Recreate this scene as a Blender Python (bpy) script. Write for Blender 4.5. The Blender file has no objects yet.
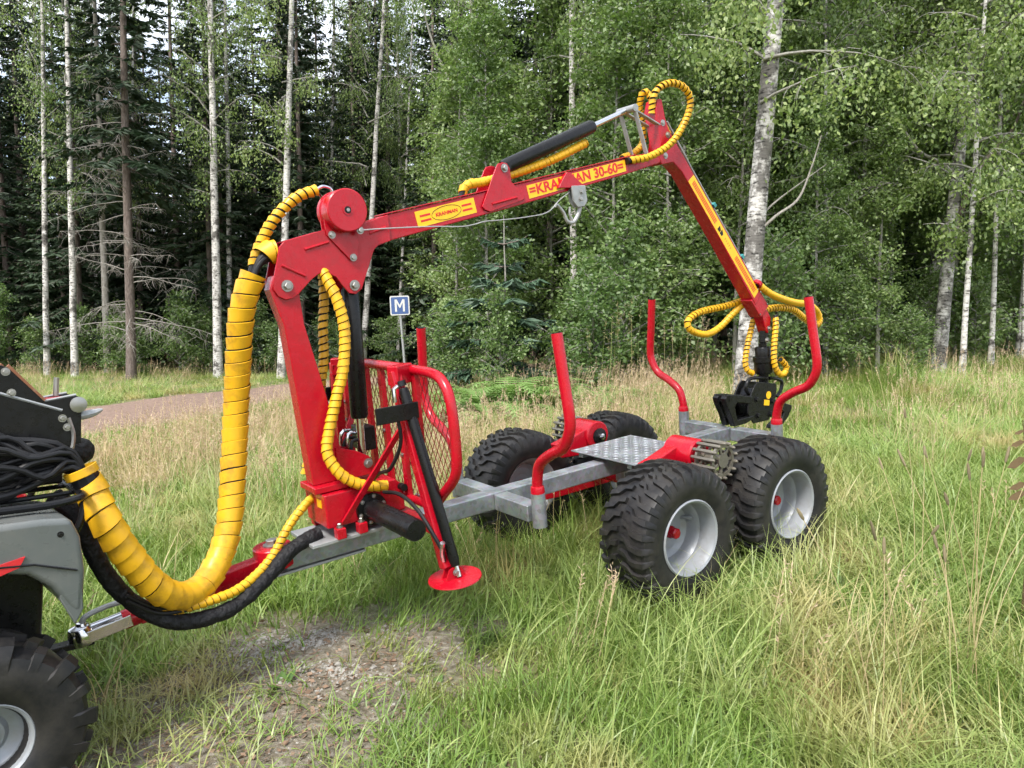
import bpy, math, random
import numpy as np
from mathutils import Matrix, Vector
R_ = math.radians
SC = bpy.context.scene
COL = SC.collection
rng = np.random.default_rng(11)
random.seed(5)

# ------------------------------------------------------------------ camera, sky, sun, exposure
cam_data = bpy.data.cameras.new('camera')
cam_data.sensor_width = 36.0
cam_data.lens = 36.0 * 765.2 / 1024.0
cam_data.clip_start, cam_data.clip_end = 0.05, 900.0
cam = bpy.data.objects.new('camera', cam_data)
COL.objects.link(cam)
cam.location = (0, 0, 1.6)
cam.rotation_euler = (math.pi / 2 - 0.07, 0, 0)
SC.camera = cam

SUN_EL, SUN_AZ = R_(52), R_(205)        # azimuth clockwise from +Y: behind the camera, a little to the left
world = bpy.data.worlds.new('World')
SC.world = world
world.use_nodes = True
wn, wl = world.node_tree.nodes, world.node_tree.links
wn.clear()
w_out = wn.new('ShaderNodeOutputWorld')
w_bg = wn.new('ShaderNodeBackground')
w_sky = wn.new('ShaderNodeTexSky')
w_sky.sky_type = 'NISHITA'
w_sky.sun_disc = False
w_sky.sun_elevation = SUN_EL
w_sky.sun_rotation = SUN_AZ
w_sky.air_density, w_sky.dust_density, w_sky.ozone_density = 1.0, 2.0, 1.0
w_tc = wn.new('ShaderNodeTexCoord')
w_map = wn.new('ShaderNodeMapping')
w_map.inputs['Scale'].default_value = (1, 1, 2.2)
w_noise = wn.new('ShaderNodeTexNoise')
w_noise.inputs['Scale'].default_value = 2.6
w_noise.inputs['Detail'].default_value = 7
w_ramp = wn.new('ShaderNodeValToRGB')
w_ramp.color_ramp.elements[0].position = 0.36
w_ramp.color_ramp.elements[0].color = (0.12, 0.12, 0.12, 1)
w_ramp.color_ramp.elements[1].position = 0.56
w_ramp.color_ramp.elements[1].color = (0.85, 0.85, 0.85, 1)
w_mix = wn.new('ShaderNodeMixRGB')
w_mix.inputs[2].default_value = (7.0, 7.3, 7.8, 1)       # broken white cloud
wl.new(w_tc.outputs['Generated'], w_map.inputs[0])
wl.new(w_map.outputs[0], w_noise.inputs['Vector'])
wl.new(w_noise.outputs['Fac'], w_ramp.inputs[0])
wl.new(w_ramp.outputs[0], w_mix.inputs[0])
wl.new(w_sky.outputs[0], w_mix.inputs[1])
wl.new(w_mix.outputs[0], w_bg.inputs[0])
w_bg.inputs[1].default_value = 0.115
wl.new(w_bg.outputs[0], w_out.inputs[0])

sun_data = bpy.data.lights.new('sun', 'SUN')
sun_data.energy = 2.3
sun_data.angle = R_(15)
sun_data.color = (1.0, 0.96, 0.9)
sun = bpy.data.objects.new('sun', sun_data)
COL.objects.link(sun)
sdir = Vector((math.sin(SUN_AZ) * math.cos(SUN_EL), math.cos(SUN_AZ) * math.cos(SUN_EL), math.sin(SUN_EL)))
sun.rotation_euler = sdir.to_track_quat('Z', 'Y').to_euler()

SC.view_settings.view_transform = 'Standard'
SC.view_settings.look = 'None'
SC.view_settings.gamma = 1.0
SC.view_settings.use_curve_mapping = False
SC.view_settings.exposure = 1.36
SC.cycles.max_bounces = 4
SC.cycles.diffuse_bounces = 3
SC.cycles.glossy_bounces = 2
SC.cycles.transmission_bounces = 2
SC.cycles.transparent_max_bounces = 2
SC.cycles.caustics_reflective = SC.cycles.caustics_refractive = False
SC.cycles.use_adaptive_sampling = True
SC.cycles.adaptive_threshold = 0.03

# ------------------------------------------------------------------ materials
def srgb(r, g, b):
    f = lambda c: c / 12.92 if c <= 0.04045 else ((c + 0.055) / 1.055) ** 2.4
    return (f(r / 255), f(g / 255), f(b / 255), 1.0)

def new_mat(name):
    m = bpy.data.materials.new(name)
    m.use_nodes = True
    n, l = m.node_tree.nodes, m.node_tree.links
    b = n['Principled BSDF']
    return m, n, l, b

def ramp(n, stops):
    r = n.new('ShaderNodeValToRGB')
    e = r.color_ramp.elements
    while len(e) < len(stops):
        e.new(0.5)
    for k, (p, c) in enumerate(stops):
        e[k].position = p
        e[k].color = c if len(c) == 4 else (*c, 1)
    return r

def noise(n, l, scale, detail=4, coord='Object', mapscale=None, rough=0.5):
    tc = n.new('ShaderNodeTexCoord')
    t = n.new('ShaderNodeTexNoise')
    t.inputs['Scale'].default_value = scale
    t.inputs['Detail'].default_value = detail
    t.inputs['Roughness'].default_value = rough
    if mapscale:
        mp = n.new('ShaderNodeMapping')
        mp.inputs['Scale'].default_value = mapscale
        l.new(tc.outputs[coord], mp.inputs[0])
        l.new(mp.outputs[0], t.inputs['Vector'])
    else:
        l.new(tc.outputs[coord], t.inputs['Vector'])
    return t

def add_bump(n, l, b, src, strength, dist):
    bp = n.new('ShaderNodeBump')
    bp.inputs['Strength'].default_value = strength
    bp.inputs['Distance'].default_value = dist
    l.new(src, bp.inputs['Height'])
    l.new(bp.outputs[0], b.inputs['Normal'])
    return bp

def paint(name, col, rough=0.32, coat=0.4, dirt=0.25, dirt_col=(0.12, 0.09, 0.06, 1), metallic=0.0, scale=14, bump=0.0, spec=0.4):
    m, n, l, b = new_mat(name)
    t = noise(n, l, scale, 6, rough=0.65)
    r = ramp(n, [(0.50, (0, 0, 0, 1)), (0.74, (dirt, dirt, dirt, 1))])
    l.new(t.outputs['Fac'], r.inputs[0])
    mx = n.new('ShaderNodeMixRGB')
    mx.inputs[1].default_value = col
    mx.inputs[2].default_value = dirt_col
    l.new(r.outputs[0], mx.inputs[0])
    l.new(mx.outputs[0], b.inputs['Base Color'])
    t2 = noise(n, l, scale * 3, 3)
    r2 = ramp(n, [(0.3, (rough * 0.8,) * 3), (0.75, (min(1, rough * 1.5),) * 3)])
    l.new(t2.outputs['Fac'], r2.inputs[0])
    l.new(r2.outputs[0], b.inputs['Roughness'])
    b.inputs['Coat Weight'].default_value = coat
    b.inputs['Coat Roughness'].default_value = 0.12
    b.inputs['Metallic'].default_value = metallic
    b.inputs['Specular IOR Level'].default_value = spec
    if bump:
        add_bump(n, l, b, t2.outputs['Fac'], bump, 0.003)
    return m

M = {}
M['red'] = paint('red_paint', (0.39, 0.0035, 0.014, 1), 0.23, 0.0, 0.40, (0.18, 0.02, 0.018, 1), spec=0.42, scale=9, bump=0.06)
M['black_paint'] = paint('black_paint', (0.006, 0.006, 0.0065, 1), 0.28, 0.0, 0.2, (0.03, 0.028, 0.025, 1), spec=0.28)
M['hose'] = paint('hose_rubber', (0.008, 0.008, 0.009, 1), 0.42, 0, 0.2, (0.04, 0.038, 0.035, 1), spec=0.3)
M['yellow'] = paint('yellow_wrap', (0.64, 0.345, 0.010, 1), 0.40, 0.0, 0.75, (0.24, 0.12, 0.018, 1), scale=11)
M['decal_yellow'] = paint('decal_yellow', (0.85, 0.47, 0.01, 1), 0.4, 0.1, 0.15, (0.4, 0.2, 0.03, 1))
M['decal_red'] = paint('decal_red', (0.55, 0.012, 0.012, 1), 0.4, 0.1, 0.1)
M['chrome'] = paint('chrome_rod', (0.62, 0.62, 0.63, 1), 0.14, 0, 0.15, (0.3, 0.28, 0.25, 1), metallic=1.0)
M['bolt'] = paint('zinc_bolt', (0.34, 0.33, 0.31, 1), 0.35, 0, 0.4, (0.2, 0.18, 0.15, 1), metallic=0.9)
M['rim'] = paint('silver_rim', (0.28, 0.295, 0.315, 1), 0.38, 0.0, 0.5, (0.22, 0.2, 0.18, 1), metallic=0.25)
M['bronze'] = paint('cast_drum_metal', (0.24, 0.22, 0.18, 1), 0.42, 0, 0.5, (0.12, 0.10, 0.07, 1), metallic=0.8)
M['cable'] = paint('steel_cable', (0.36, 0.36, 0.36, 1), 0.45, 0, 0.3, metallic=0.6)
M['grey_plastic'] = paint('grey_fender_plastic', (0.105, 0.115, 0.112, 1), 0.28, 0.15, 0.5, (0.17, 0.165, 0.15, 1), scale=6, spec=0.4)
M['lens_red'] = paint('red_reflector', (0.55, 0.02, 0.03, 1), 0.15, 0.6, 0.1)
M['white'] = paint('sign_white', (0.55, 0.55, 0.53, 1), 0.4, 0.0, 0.2, (0.45, 0.45, 0.42, 1))
M['blue'] = paint('sign_blue', (0.05, 0.095, 0.24, 1), 0.5, 0.0, 0.4, (0.14, 0.17, 0.25, 1))
M['teal'] = paint('teal_clip', (0.02, 0.2, 0.2, 1), 0.4, 0.1, 0.1)
M['rust'] = paint('rusty_edge', (0.22, 0.09, 0.045, 1), 0.8, 0, 0.6, (0.4, 0.28, 0.2, 1), scale=60)
M['mesh_red'] = paint('mesh_dark_red', (0.17, 0.012, 0.012, 1), 0.5, 0, 0.4, (0.07, 0.03, 0.02, 1))
M['dock'] = paint('withered_brown', (0.095, 0.066, 0.034, 1), 0.8, 0, 0.5, (0.05, 0.03, 0.015, 1), scale=40, spec=0.1)
M['timothy'] = paint('timothy_head', (0.20, 0.165, 0.10, 1), 0.9, 0, 0.5, (0.12, 0.08, 0.05, 1), scale=90, spec=0.1)
M['galv_dull'] = paint('dull_galvanised', (0.33, 0.34, 0.34, 1), 0.5, 0, 0.5, (0.17, 0.165, 0.15, 1), metallic=0.45, scale=7)

def galv():
    m, n, l, b = new_mat('galvanised_steel')
    tc = n.new('ShaderNodeTexCoord')
    v = n.new('ShaderNodeTexVoronoi')
    v.inputs['Scale'].default_value = 55
    l.new(tc.outputs['Object'], v.inputs['Vector'])
    t = noise(n, l, 9, 5)
    r = ramp(n, [(0.3, (0.165, 0.19, 0.215)), (0.7, (0.285, 0.31, 0.34))])
    l.new(t.outputs['Fac'], r.inputs[0])
    mx = n.new('ShaderNodeMixRGB')
    mx.blend_type = 'OVERLAY'
    mx.inputs[0].default_value = 0.22
    l.new(r.outputs[0], mx.inputs[1])
    l.new(v.outputs['Color'], mx.inputs[2])
    hs = n.new('ShaderNodeHueSaturation')
    hs.inputs['Saturation'].default_value = 0.5
    l.new(mx.outputs[0], hs.inputs['Color'])
    l.new(hs.outputs[0], b.inputs['Base Color'])
    b.inputs['Metallic'].default_value = 0.55
    r2 = ramp(n, [(0.3, (0.36,) * 3), (0.8, (0.58,) * 3)])
    l.new(t.outputs['Fac'], r2.inputs[0])
    l.new(r2.outputs[0], b.inputs['Roughness'])
    return m
M['galv'] = galv()

def rubber(name, base, dust, dust_amt):
    m, n, l, b = new_mat(name)
    t = noise(n, l, 9, 6, rough=0.7)
    r = ramp(n, [(0.40, base), (0.80, tuple(base[k] * (1 - dust_amt) + dust[k] * dust_amt for k in range(3)))])
    l.new(t.outputs['Fac'], r.inputs[0])
    l.new(r.outputs[0], b.inputs['Base Color'])
    b.inputs['Roughness'].default_value = 0.48
    b.inputs['Specular IOR Level'].default_value = 0.32
    t2 = noise(n, l, 120, 3)
    add_bump(n, l, b, t2.outputs['Fac'], 0.15, 0.002)
    return m
M['tyre'] = rubber('tyre_rubber', (0.010, 0.010, 0.011), (0.085, 0.075, 0.062), 0.42)
M['atv_tyre'] = rubber('atv_tyre_rubber', (0.010, 0.010, 0.011), (0.08, 0.07, 0.058), 0.42)

def fabric():
    m, n, l, b = new_mat('black_sleeve_fabric')
    b.inputs['Base Color'].default_value = (0.007, 0.007, 0.008, 1)
    b.inputs['Specular IOR Level'].default_value = 0.3
    b.inputs['Roughness'].default_value = 0.6
    t = noise(n, l, 38, 4)
    add_bump(n, l, b, t.outputs['Fac'], 0.8, 0.02)
    return m
M['fabric'] = fabric()

def leaf_mat(name, c_dark, c_mid, c_light, trans=0.35, rough=0.5, patch=None, zcol=None):
    """leaf colour from each leaf's own random value, a little of the light comes through"""
    m, n, l, b = new_mat(name)
    g = n.new('ShaderNodeNewGeometry')
    oi = n.new('ShaderNodeObjectInfo')
    r = ramp(n, [(0.0, c_dark), (0.55, c_mid), (1.0, c_light)])
    ad = n.new('ShaderNodeMath'); ad.operation = 'MULTIPLY_ADD'
    ad.inputs[1].default_value = 0.62
    s2 = n.new('ShaderNodeMath'); s2.operation = 'MULTIPLY'
    s2.inputs[1].default_value = 0.38
    l.new(oi.outputs['Random'], s2.inputs[0])
    l.new(g.outputs['Random Per Island'], ad.inputs[0])
    l.new(s2.outputs[0], ad.inputs[2])
    l.new(ad.outputs[0], r.inputs[0])
    col = r.outputs[0]
    if patch:
        scale, pcol, lo, hi = patch
        tx = n.new('ShaderNodeTexNoise')
        tx.inputs['Scale'].default_value = scale
        tx.inputs['Detail'].default_value = 3
        l.new(g.outputs['Position'], tx.inputs['Vector'])
        rr = ramp(n, [(lo, (0, 0, 0)), (hi, (1, 1, 1))])
        l.new(tx.outputs['Fac'], rr.inputs[0])
        mx = n.new('ShaderNodeMixRGB')
        l.new(rr.outputs[0], mx.inputs[0])
        l.new(col, mx.inputs[1])
        mx.inputs[2].default_value = (*pcol, 1)
        col = mx.outputs[0]
    n.remove(b)
    b = n.new('ShaderNodeBsdfDiffuse')
    l.new(col, b.inputs['Color'])
    gl = n.new('ShaderNodeBsdfGlossy')
    gl.inputs['Roughness'].default_value = rough
    gl.inputs['Color'].default_value = (1, 1, 1, 1)
    tr = n.new('ShaderNodeBsdfTranslucent')
    hs = n.new('ShaderNodeHueSaturation')
    hs.inputs['Saturation'].default_value = 1.15
    hs.inputs['Value'].default_value = 1.25
    l.new(col, hs.inputs['Color'])
    l.new(hs.outputs[0], tr.inputs[0])
    ms = n.new('ShaderNodeMixShader')
    ms.inputs[0].default_value = trans
    l.new(b.outputs[0], ms.inputs[1])
    l.new(tr.outputs[0], ms.inputs[2])
    ms2 = n.new('ShaderNodeMixShader')
    ms2.inputs[0].default_value = 0.035
    l.new(ms.outputs[0], ms2.inputs[1])
    l.new(gl.outputs[0], ms2.inputs[2])
    l.new(ms2.outputs[0], n['Material Output'].inputs[0])
    return m
M['birch_leaf'] = leaf_mat('birch_leaves', (0.075, 0.13, 0.034), (0.165, 0.24, 0.066), (0.35, 0.42, 0.16), trans=0.42)
M['aspen_leaf'] = leaf_mat('sapling_leaves', (0.07, 0.125, 0.032), (0.145, 0.225, 0.06), (0.31, 0.39, 0.15), trans=0.42)
M['shrub_leaf'] = leaf_mat('shrub_leaves', (0.065, 0.125, 0.034), (0.145, 0.225, 0.066), (0.33, 0.41, 0.17), trans=0.4)
M['spruce_needle'] = leaf_mat('spruce_needles', (0.016, 0.034, 0.014), (0.028, 0.055, 0.022), (0.05, 0.085, 0.034), trans=0.12, rough=0.6)
M['pine_needle'] = leaf_mat('pine_needles', (0.03, 0.065, 0.035), (0.055, 0.105, 0.06), (0.09, 0.15, 0.09), trans=0.15, rough=0.6)
M['fern'] = leaf_mat('fern_fronds', (0.13, 0.22, 0.055), (0.19, 0.30, 0.085), (0.28, 0.40, 0.14), trans=0.35)
M['grass'] = leaf_mat('green_grass', (0.10, 0.18, 0.034), (0.195, 0.295, 0.06), (0.37, 0.44, 0.14), trans=0.3, rough=0.45,
                      patch=(1.1, (0.45, 0.38, 0.17), 0.51, 0.70))
M['grass_tall'] = leaf_mat('long_grass', (0.14, 0.215, 0.048), (0.25, 0.325, 0.088), (0.42, 0.46, 0.18), trans=0.3, rough=0.45,
                           patch=(0.9, (0.48, 0.41, 0.19), 0.53, 0.74))
M['grass_dry'] = leaf_mat('dry_grass', (0.36, 0.28, 0.135), (0.50, 0.40, 0.215), (0.64, 0.54, 0.34), trans=0.3, rough=0.6)
M['seed'] = leaf_mat('seed_heads', (0.40, 0.28, 0.17), (0.52, 0.38, 0.255), (0.64, 0.51, 0.37), trans=0.3, rough=0.7)
M['weed'] = leaf_mat('weed_leaves', (0.07, 0.14, 0.03), (0.11, 0.20, 0.05), (0.18, 0.28, 0.09), trans=0.3)
M['litter'] = leaf_mat('leaf_litter', (0.10, 0.055, 0.03), (0.22, 0.14, 0.085), (0.36, 0.27, 0.20), trans=0.1, rough=0.8)

def bark(name, kind):
    m, n, l, b = new_mat(name)
    if kind.endswith('birch'):
        old = kind == 'oldbirch'
        t = noise(n, l, 1.0, 5, mapscale=(9, 9, 30), rough=0.6)
        r = ramp(n, [(0.36, (0.05, 0.045, 0.04)), (0.44, (0.42, 0.40, 0.37)), (0.62, (0.62, 0.60, 0.57))])
        l.new(t.outputs['Fac'], r.inputs[0])
        t2 = noise(n, l, 1.0, 4, mapscale=(4, 4, 3.2), rough=0.7)
        r2 = ramp(n, [(0.46 if old else 0.40, (0.09, 0.08, 0.07)), (0.60 if old else 0.50, (1, 1, 1))])
        l.new(t2.outputs['Fac'], r2.inputs[0])
        mx = n.new('ShaderNodeMixRGB'); mx.blend_type = 'MULTIPLY'; mx.inputs[0].default_value = 0.85
        l.new(r.outputs[0], mx.inputs[1]); l.new(r2.outputs[0], mx.inputs[2])
        col = mx.outputs[0]; h = t.outputs['Fac']
    else:
        stops = {'spruce': [(0.3, (0.06, 0.045, 0.036)), (0.5, (0.13, 0.10, 0.085)), (0.75, (0.22, 0.19, 0.165))],
                 'pine': [(0.3, (0.09, 0.045, 0.03)), (0.5, (0.19, 0.10, 0.065)), (0.75, (0.28, 0.18, 0.13))],
                 'grey': [(0.3, (0.12, 0.11, 0.095)), (0.5, (0.24, 0.23, 0.20)), (0.75, (0.36, 0.35, 0.31))],
                 'dead': [(0.3, (0.16, 0.14, 0.12)), (0.5, (0.27, 0.25, 0.22)), (0.75, (0.38, 0.36, 0.33))]}[kind]
        t = noise(n, l, 1.0, 6, mapscale=(22, 22, 7), rough=0.65)
        r = ramp(n, stops)
        l.new(t.outputs['Fac'], r.inputs[0])
        col = r.outputs[0]; h = t.outputs['Fac']
    l.new(col, b.inputs['Base Color'])
    b.inputs['Roughness'].default_value = 0.85
    add_bump(n, l, b, h, 0.5, 0.02)
    return m
for k in ('birch', 'oldbirch', 'spruce', 'pine', 'grey', 'dead'):
    M['bark_' + k] = bark(k + '_bark', k)

BARE = [(-1.0, 3.60, 0.52), (-1.25, 3.05, 0.50), (-0.55, 3.72, 0.38), (-0.95, 2.65, 0.42), (-1.45, 2.75, 0.36), (-0.65, 3.15, 0.30)]

def ground_mat():
    m, n, l, b = new_mat('meadow_soil')
    g = n.new('ShaderNodeNewGeometry')
    t = n.new('ShaderNodeTexNoise'); t.inputs['Scale'].default_value = 2.2; t.inputs['Detail'].default_value = 8
    l.new(g.outputs['Position'], t.inputs['Vector'])
    r = ramp(n, [(0.30, (0.085, 0.115, 0.035)), (0.52, (0.15, 0.155, 0.06)), (0.75, (0.25, 0.21, 0.11))])
    l.new(t.outputs['Fac'], r.inputs[0])
    t2 = n.new('ShaderNodeTexNoise'); t2.inputs['Scale'].default_value = 26; t2.inputs['Detail'].default_value = 8
    t2.inputs['Roughness'].default_value = 0.7
    l.new(g.outputs['Position'], t2.inputs['Vector'])
    rd = ramp(n, [(0.34, (0.085, 0.07, 0.042)), (0.5, (0.18, 0.155, 0.11)), (0.70, (0.36, 0.33, 0.28))])
    l.new(t2.outputs['Fac'], rd.inputs[0])
    # trodden bare soil: nearest of a few spots, its rim broken by noise
    prev = None
    for (x, y, rad) in BARE:
        vm = n.new('ShaderNodeVectorMath'); vm.operation = 'DISTANCE'
        sx = n.new('ShaderNodeVectorMath'); sx.operation = 'MULTIPLY'; sx.inputs[1].default_value = (1, 1, 0)
        l.new(g.outputs['Position'], sx.inputs[0])
        l.new(sx.outputs[0], vm.inputs[0]); vm.inputs[1].default_value = (x, y, 0)
        dv = n.new('ShaderNodeMath'); dv.operation = 'SUBTRACT'; dv.inputs[1].default_value = rad
        l.new(vm.outputs['Value'], dv.inputs[0])
        if prev is None:
            prev = dv.outputs[0]
        else:
            mn = n.new('ShaderNodeMath'); mn.operation = 'MINIMUM'
            l.new(prev, mn.inputs[0]); l.new(dv.outputs[0], mn.inputs[1]); prev = mn.outputs[0]
    ms = n.new('ShaderNodeMath'); ms.operation = 'MULTIPLY_ADD'; ms.inputs[1].default_value = 0.9
    t3 = n.new('ShaderNodeTexNoise'); t3.inputs['Scale'].default_value = 5; t3.inputs['Detail'].default_value = 5
    l.new(g.outputs['Position'], t3.inputs['Vector'])
    l.new(t3.outputs['Fac'], ms.inputs[0]); l.new(prev, ms.inputs[2])
    rm = ramp(n, [(0.40, (1, 1, 1)), (0.62, (0, 0, 0))])
    l.new(ms.outputs[0], rm.inputs[0])
    mx = n.new('ShaderNodeMixRGB')
    l.new(rm.outputs[0], mx.inputs[0]); l.new(r.outputs[0], mx.inputs[1]); l.new(rd.outputs[0], mx.inputs[2])
    l.new(mx.outputs[0], b.inputs['Base Color'])
    b.inputs['Roughness'].default_value = 0.95
    add_bump(n, l, b, t2.outputs['Fac'], 0.9, 0.03)
    return m
M['ground'] = ground_mat()

def road_mat():
    m, n, l, b = new_mat('gravel_road')
    g = n.new('ShaderNodeNewGeometry')
    t = n.new('ShaderNodeTexNoise'); t.inputs['Scale'].default_value = 14; t.inputs['Detail'].default_value = 8
    t.inputs['Roughness'].default_value = 0.75
    l.new(g.outputs['Position'], t.inputs['Vector'])
    r = ramp(n, [(0.3, (0.125, 0.08, 0.058)), (0.55, (0.225, 0.152, 0.115)), (0.75, (0.33, 0.25, 0.20))])
    l.new(t.outputs['Fac'], r.inputs[0])
    l.new(r.outputs[0], b.inputs['Base Color'])
    b.inputs['Roughness'].default_value = 0.95
    add_bump(n, l, b, t.outputs['Fac'], 0.8, 0.03)
    return m
M['road'] = road_mat()
M['stone'] = paint('pale_gravel', (0.30, 0.285, 0.255, 1), 0.85, 0, 0.7, (0.15, 0.13, 0.10, 1), scale=25)

# ------------------------------------------------------------------ mesh helpers
def tag(o, label=None, cat=None, group=None, kind=None):
    if label: o['label'] = label
    if cat: o['category'] = cat
    if group: o['group'] = group
    if kind: o['kind'] = kind
    return o

def empty(name, parent=None, loc=(0, 0, 0), mat=None):
    o = bpy.data.objects.new(name, None)
    o.empty_display_size = 0.1
    COL.objects.link(o)
    if parent: o.parent = parent
    if mat is not None: o.matrix_local = mat
    else: o.location = loc
    return o

def frame_of(d):
    d = np.asarray(d, float); d = d / np.linalg.norm(d)
    a = np.array([0, 0, 1.0]) if abs(d[2]) < 0.9 else np.array([1.0, 0, 0])
    x = np.cross(a, d); x /= np.linalg.norm(x)
    return x, np.cross(d, x), d

def smooth_path(pts, n=60):
    """Catmull-Rom through the points, resampled evenly"""
    p = np.asarray(pts, float)
    q = np.vstack([2 * p[0] - p[1], p, 2 * p[-1] - p[-2]])
    out = []
    for i in range(1, len(q) - 2):
        t = np.linspace(0, 1, 16, endpoint=False)[:, None]
        a, b, c, d = q[i - 1], q[i], q[i + 1], q[i + 2]
        out.append(0.5 * (2 * b + (c - a) * t + (2 * a - 5 * b + 4 * c - d) * t ** 2 + (3 * b - a - 3 * c + d) * t ** 3))
    out = np.vstack(out + [p[-1:]])
    s = np.r_[0, np.cumsum(np.linalg.norm(np.diff(out, axis=0), axis=1))]
    ss = np.linspace(0, s[-1], n)
    return np.stack([np.interp(ss, s, out[:, k]) for k in range(3)], 1), s[-1]

def transport(path):
    t = np.gradient(path, axis=0)
    t /= np.linalg.norm(t, axis=1)[:, None]
    x, y, _ = frame_of(t[0])
    N = [x]
    for i in range(1, len(path)):
        v = N[-1] - t[i] * np.dot(N[-1], t[i])
        N.append(v / np.linalg.norm(v))
    N = np.array(N)
    return t, N, np.cross(t, N)

class MB:
    def __init__(s): s.v, s.f = [], []
    def add(s, v, f):
        o = len(s.v); s.v += [tuple(map(float, q)) for q in v]; s.f += [tuple(int(i) + o for i in q) for q in f]; return s
    def box(s, c, size, axes=None):
        c = np.asarray(c, float); h = np.asarray(size, float) / 2
        A = np.eye(3) if axes is None else np.asarray(axes, float)
        v = [c + A[0] * h[0] * i + A[1] * h[1] * j + A[2] * h[2] * k for i in (-1, 1) for j in (-1, 1) for k in (-1, 1)]
        return s.add(v, [(0, 1, 3, 2), (4, 6, 7, 5), (0, 4, 5, 1), (2, 3, 7, 6), (0, 2, 6, 4), (1, 5, 7, 3)])
    def bar(s, p0, p1, w, h, up=(0, 0, 1)):
        p0, p1 = np.asarray(p0, float), np.asarray(p1, float)
        d = p1 - p0; L = np.linalg.norm(d); d /= L
        y = np.cross(np.asarray(up, float), d); y /= np.linalg.norm(y)
        return s.box((p0 + p1) / 2, (L, w, h), (d, y, np.cross(d, y)))
    def prism(s, prof, v0, v1):
        """profile of (u, z) points extruded along v"""
        n = len(prof)
        a = sum(prof[i][0] * prof[(i + 1) % n][1] - prof[(i + 1) % n][0] * prof[i][1] for i in range(n))
        if a < 0: prof = prof[::-1]
        v = [(u, v0, z) for u, z in prof] + [(u, v1, z) for u, z in prof]
        f = [tuple(range(n)), tuple(range(2 * n - 1, n - 1, -1))]
        f += [(i, n + i, n + (i + 1) % n, (i + 1) % n) for i in range(n)]
        return s.add(v, f)
    def tube(s, path, rad, seg=12, caps=True):
        path = np.asarray(path, float); n = len(path)
        rad = np.full(n, rad) if np.isscalar(rad) else np.asarray(rad, float)
        t, N, B = transport(path)
        a = np.linspace(0, 2 * np.pi, seg, endpoint=False)
        v = (path[:, None] + rad[:, None, None] * (np.cos(a)[None, :, None] * N[:, None] + np.sin(a)[None, :, None] * B[:, None])).reshape(-1, 3)
        f = [(i * seg + j, i * seg + (j + 1) % seg, (i + 1) * seg + (j + 1) % seg, (i + 1) * seg + j) for i in range(n - 1) for j in range(seg)]
        if caps: f += [tuple(range(seg - 1, -1, -1)), tuple(range((n - 1) * seg, n * seg))]
        return s.add(v, f)
    def cyl(s, p0, p1, r, r1=None, seg=20):
        return s.tube([p0, p1], [r, r if r1 is None else r1], seg)
    def lathe(s, prof, c, axis, seg=32, closed=False, caps=True):
        """profile of (radius, along) turned about the axis through c"""
        x, y, d = frame_of(axis); c = np.asarray(c, float); n = len(prof)
        v = []
        for k in range(seg):
            a = 2 * math.pi * k / seg; e = math.cos(a) * x + math.sin(a) * y
            v += [c + r * e + q * d for r, q in prof]
        f = []
        for k in range(seg):
            k2 = (k + 1) % seg
            for i in range(n if closed else n - 1):
                j = (i + 1) % n
                f.append((k * n + i, k2 * n + i, k2 * n + j, k * n + j))
        if not closed and caps:
            if prof[0][0] > 1e-6: f.append(tuple(k * n for k in range(seg - 1, -1, -1)))
            if prof[-1][0] > 1e-6: f.append(tuple(k * n + n - 1 for k in range(seg)))
        return s.add(v, f)
    def wrap(s, path, rad, pitch, fill=0.84, flare=0.004, seg=14):
        """a flat ribbon wound in a helix round the path"""
        path = np.asarray(path, float)
        cum = np.r_[0, np.cumsum(np.linalg.norm(np.diff(path, axis=0), axis=1))]
        L = cum[-1]; t, N, B = transport(path)
        turns = L / pitch; n = int(turns * seg)
        th = np.arange(n + 1) * 2 * np.pi / seg
        s0 = np.arange(n + 1) / seg * pitch
        rows = []
        wv = 0.05 * np.sin(th * 0.083 + 0.7) + 0.035 * np.sin(th * 0.211 + 2.1) + 0.02 * np.sin(th * 1.13)
        for off, dr in ((0.0, -0.002), (0.02, 0.0), (fill - 0.03, flare), (fill, flare - 0.003)):
            q = np.clip(s0 + (off + wv * (0.4 if off < 0.5 else 1.0)) * pitch, 0, L)
            P = np.stack([np.interp(q, cum, path[:, k]) for k in range(3)], 1)
            NN = np.stack([np.interp(q, cum, N[:, k]) for k in range(3)], 1)
            BB = np.stack([np.interp(q, cum, B[:, k]) for k in range(3)], 1)
            jig = 1 + 0.02 * np.sin(th * 0.37 + 1)
            rows.append(P + (rad + dr) * jig[:, None] * (np.cos(th)[:, None] * NN + np.sin(th)[:, None] * BB))
        v = np.stack(rows, 1).reshape(-1, 3)
        f = [(4 * i + j, 4 * (i + 1) + j, 4 * (i + 1) + j + 1, 4 * i + j + 1) for i in range(n) for j in range(3)]
        return s.add(v, f)
    def mesh(s, name, mat, smooth=35):
        me = bpy.data.meshes.new(name)
        me.from_pydata(s.v, [], s.f)
        me.update()
        if mat is not None: me.materials.append(M[mat] if isinstance(mat, str) else mat)
        if smooth:
            me.shade_smooth()
            me.set_sharp_from_angle(angle=R_(smooth))
        return me
    def build(s, name, mat, parent=None, bevel=0, smooth=35, label=None):
        me = s.mesh(name, mat, smooth)
        o = bpy.data.objects.new(name, me)
        COL.objects.link(o)
        if parent: o.parent = parent
        if bevel:
            b = o.modifiers.new('bevel', 'BEVEL')
            b.width = bevel; b.segments = 2; b.limit_method = 'ANGLE'; b.angle_limit = R_(40)
            b.harden_normals = True
        if label: o['label'] = label
        return o

def copy_tree(o, parent=None):
    c = o.copy(); COL.objects.link(c)
    c.parent = parent
    for ch in o.children:
        copy_tree(ch, c)
    return c

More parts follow.
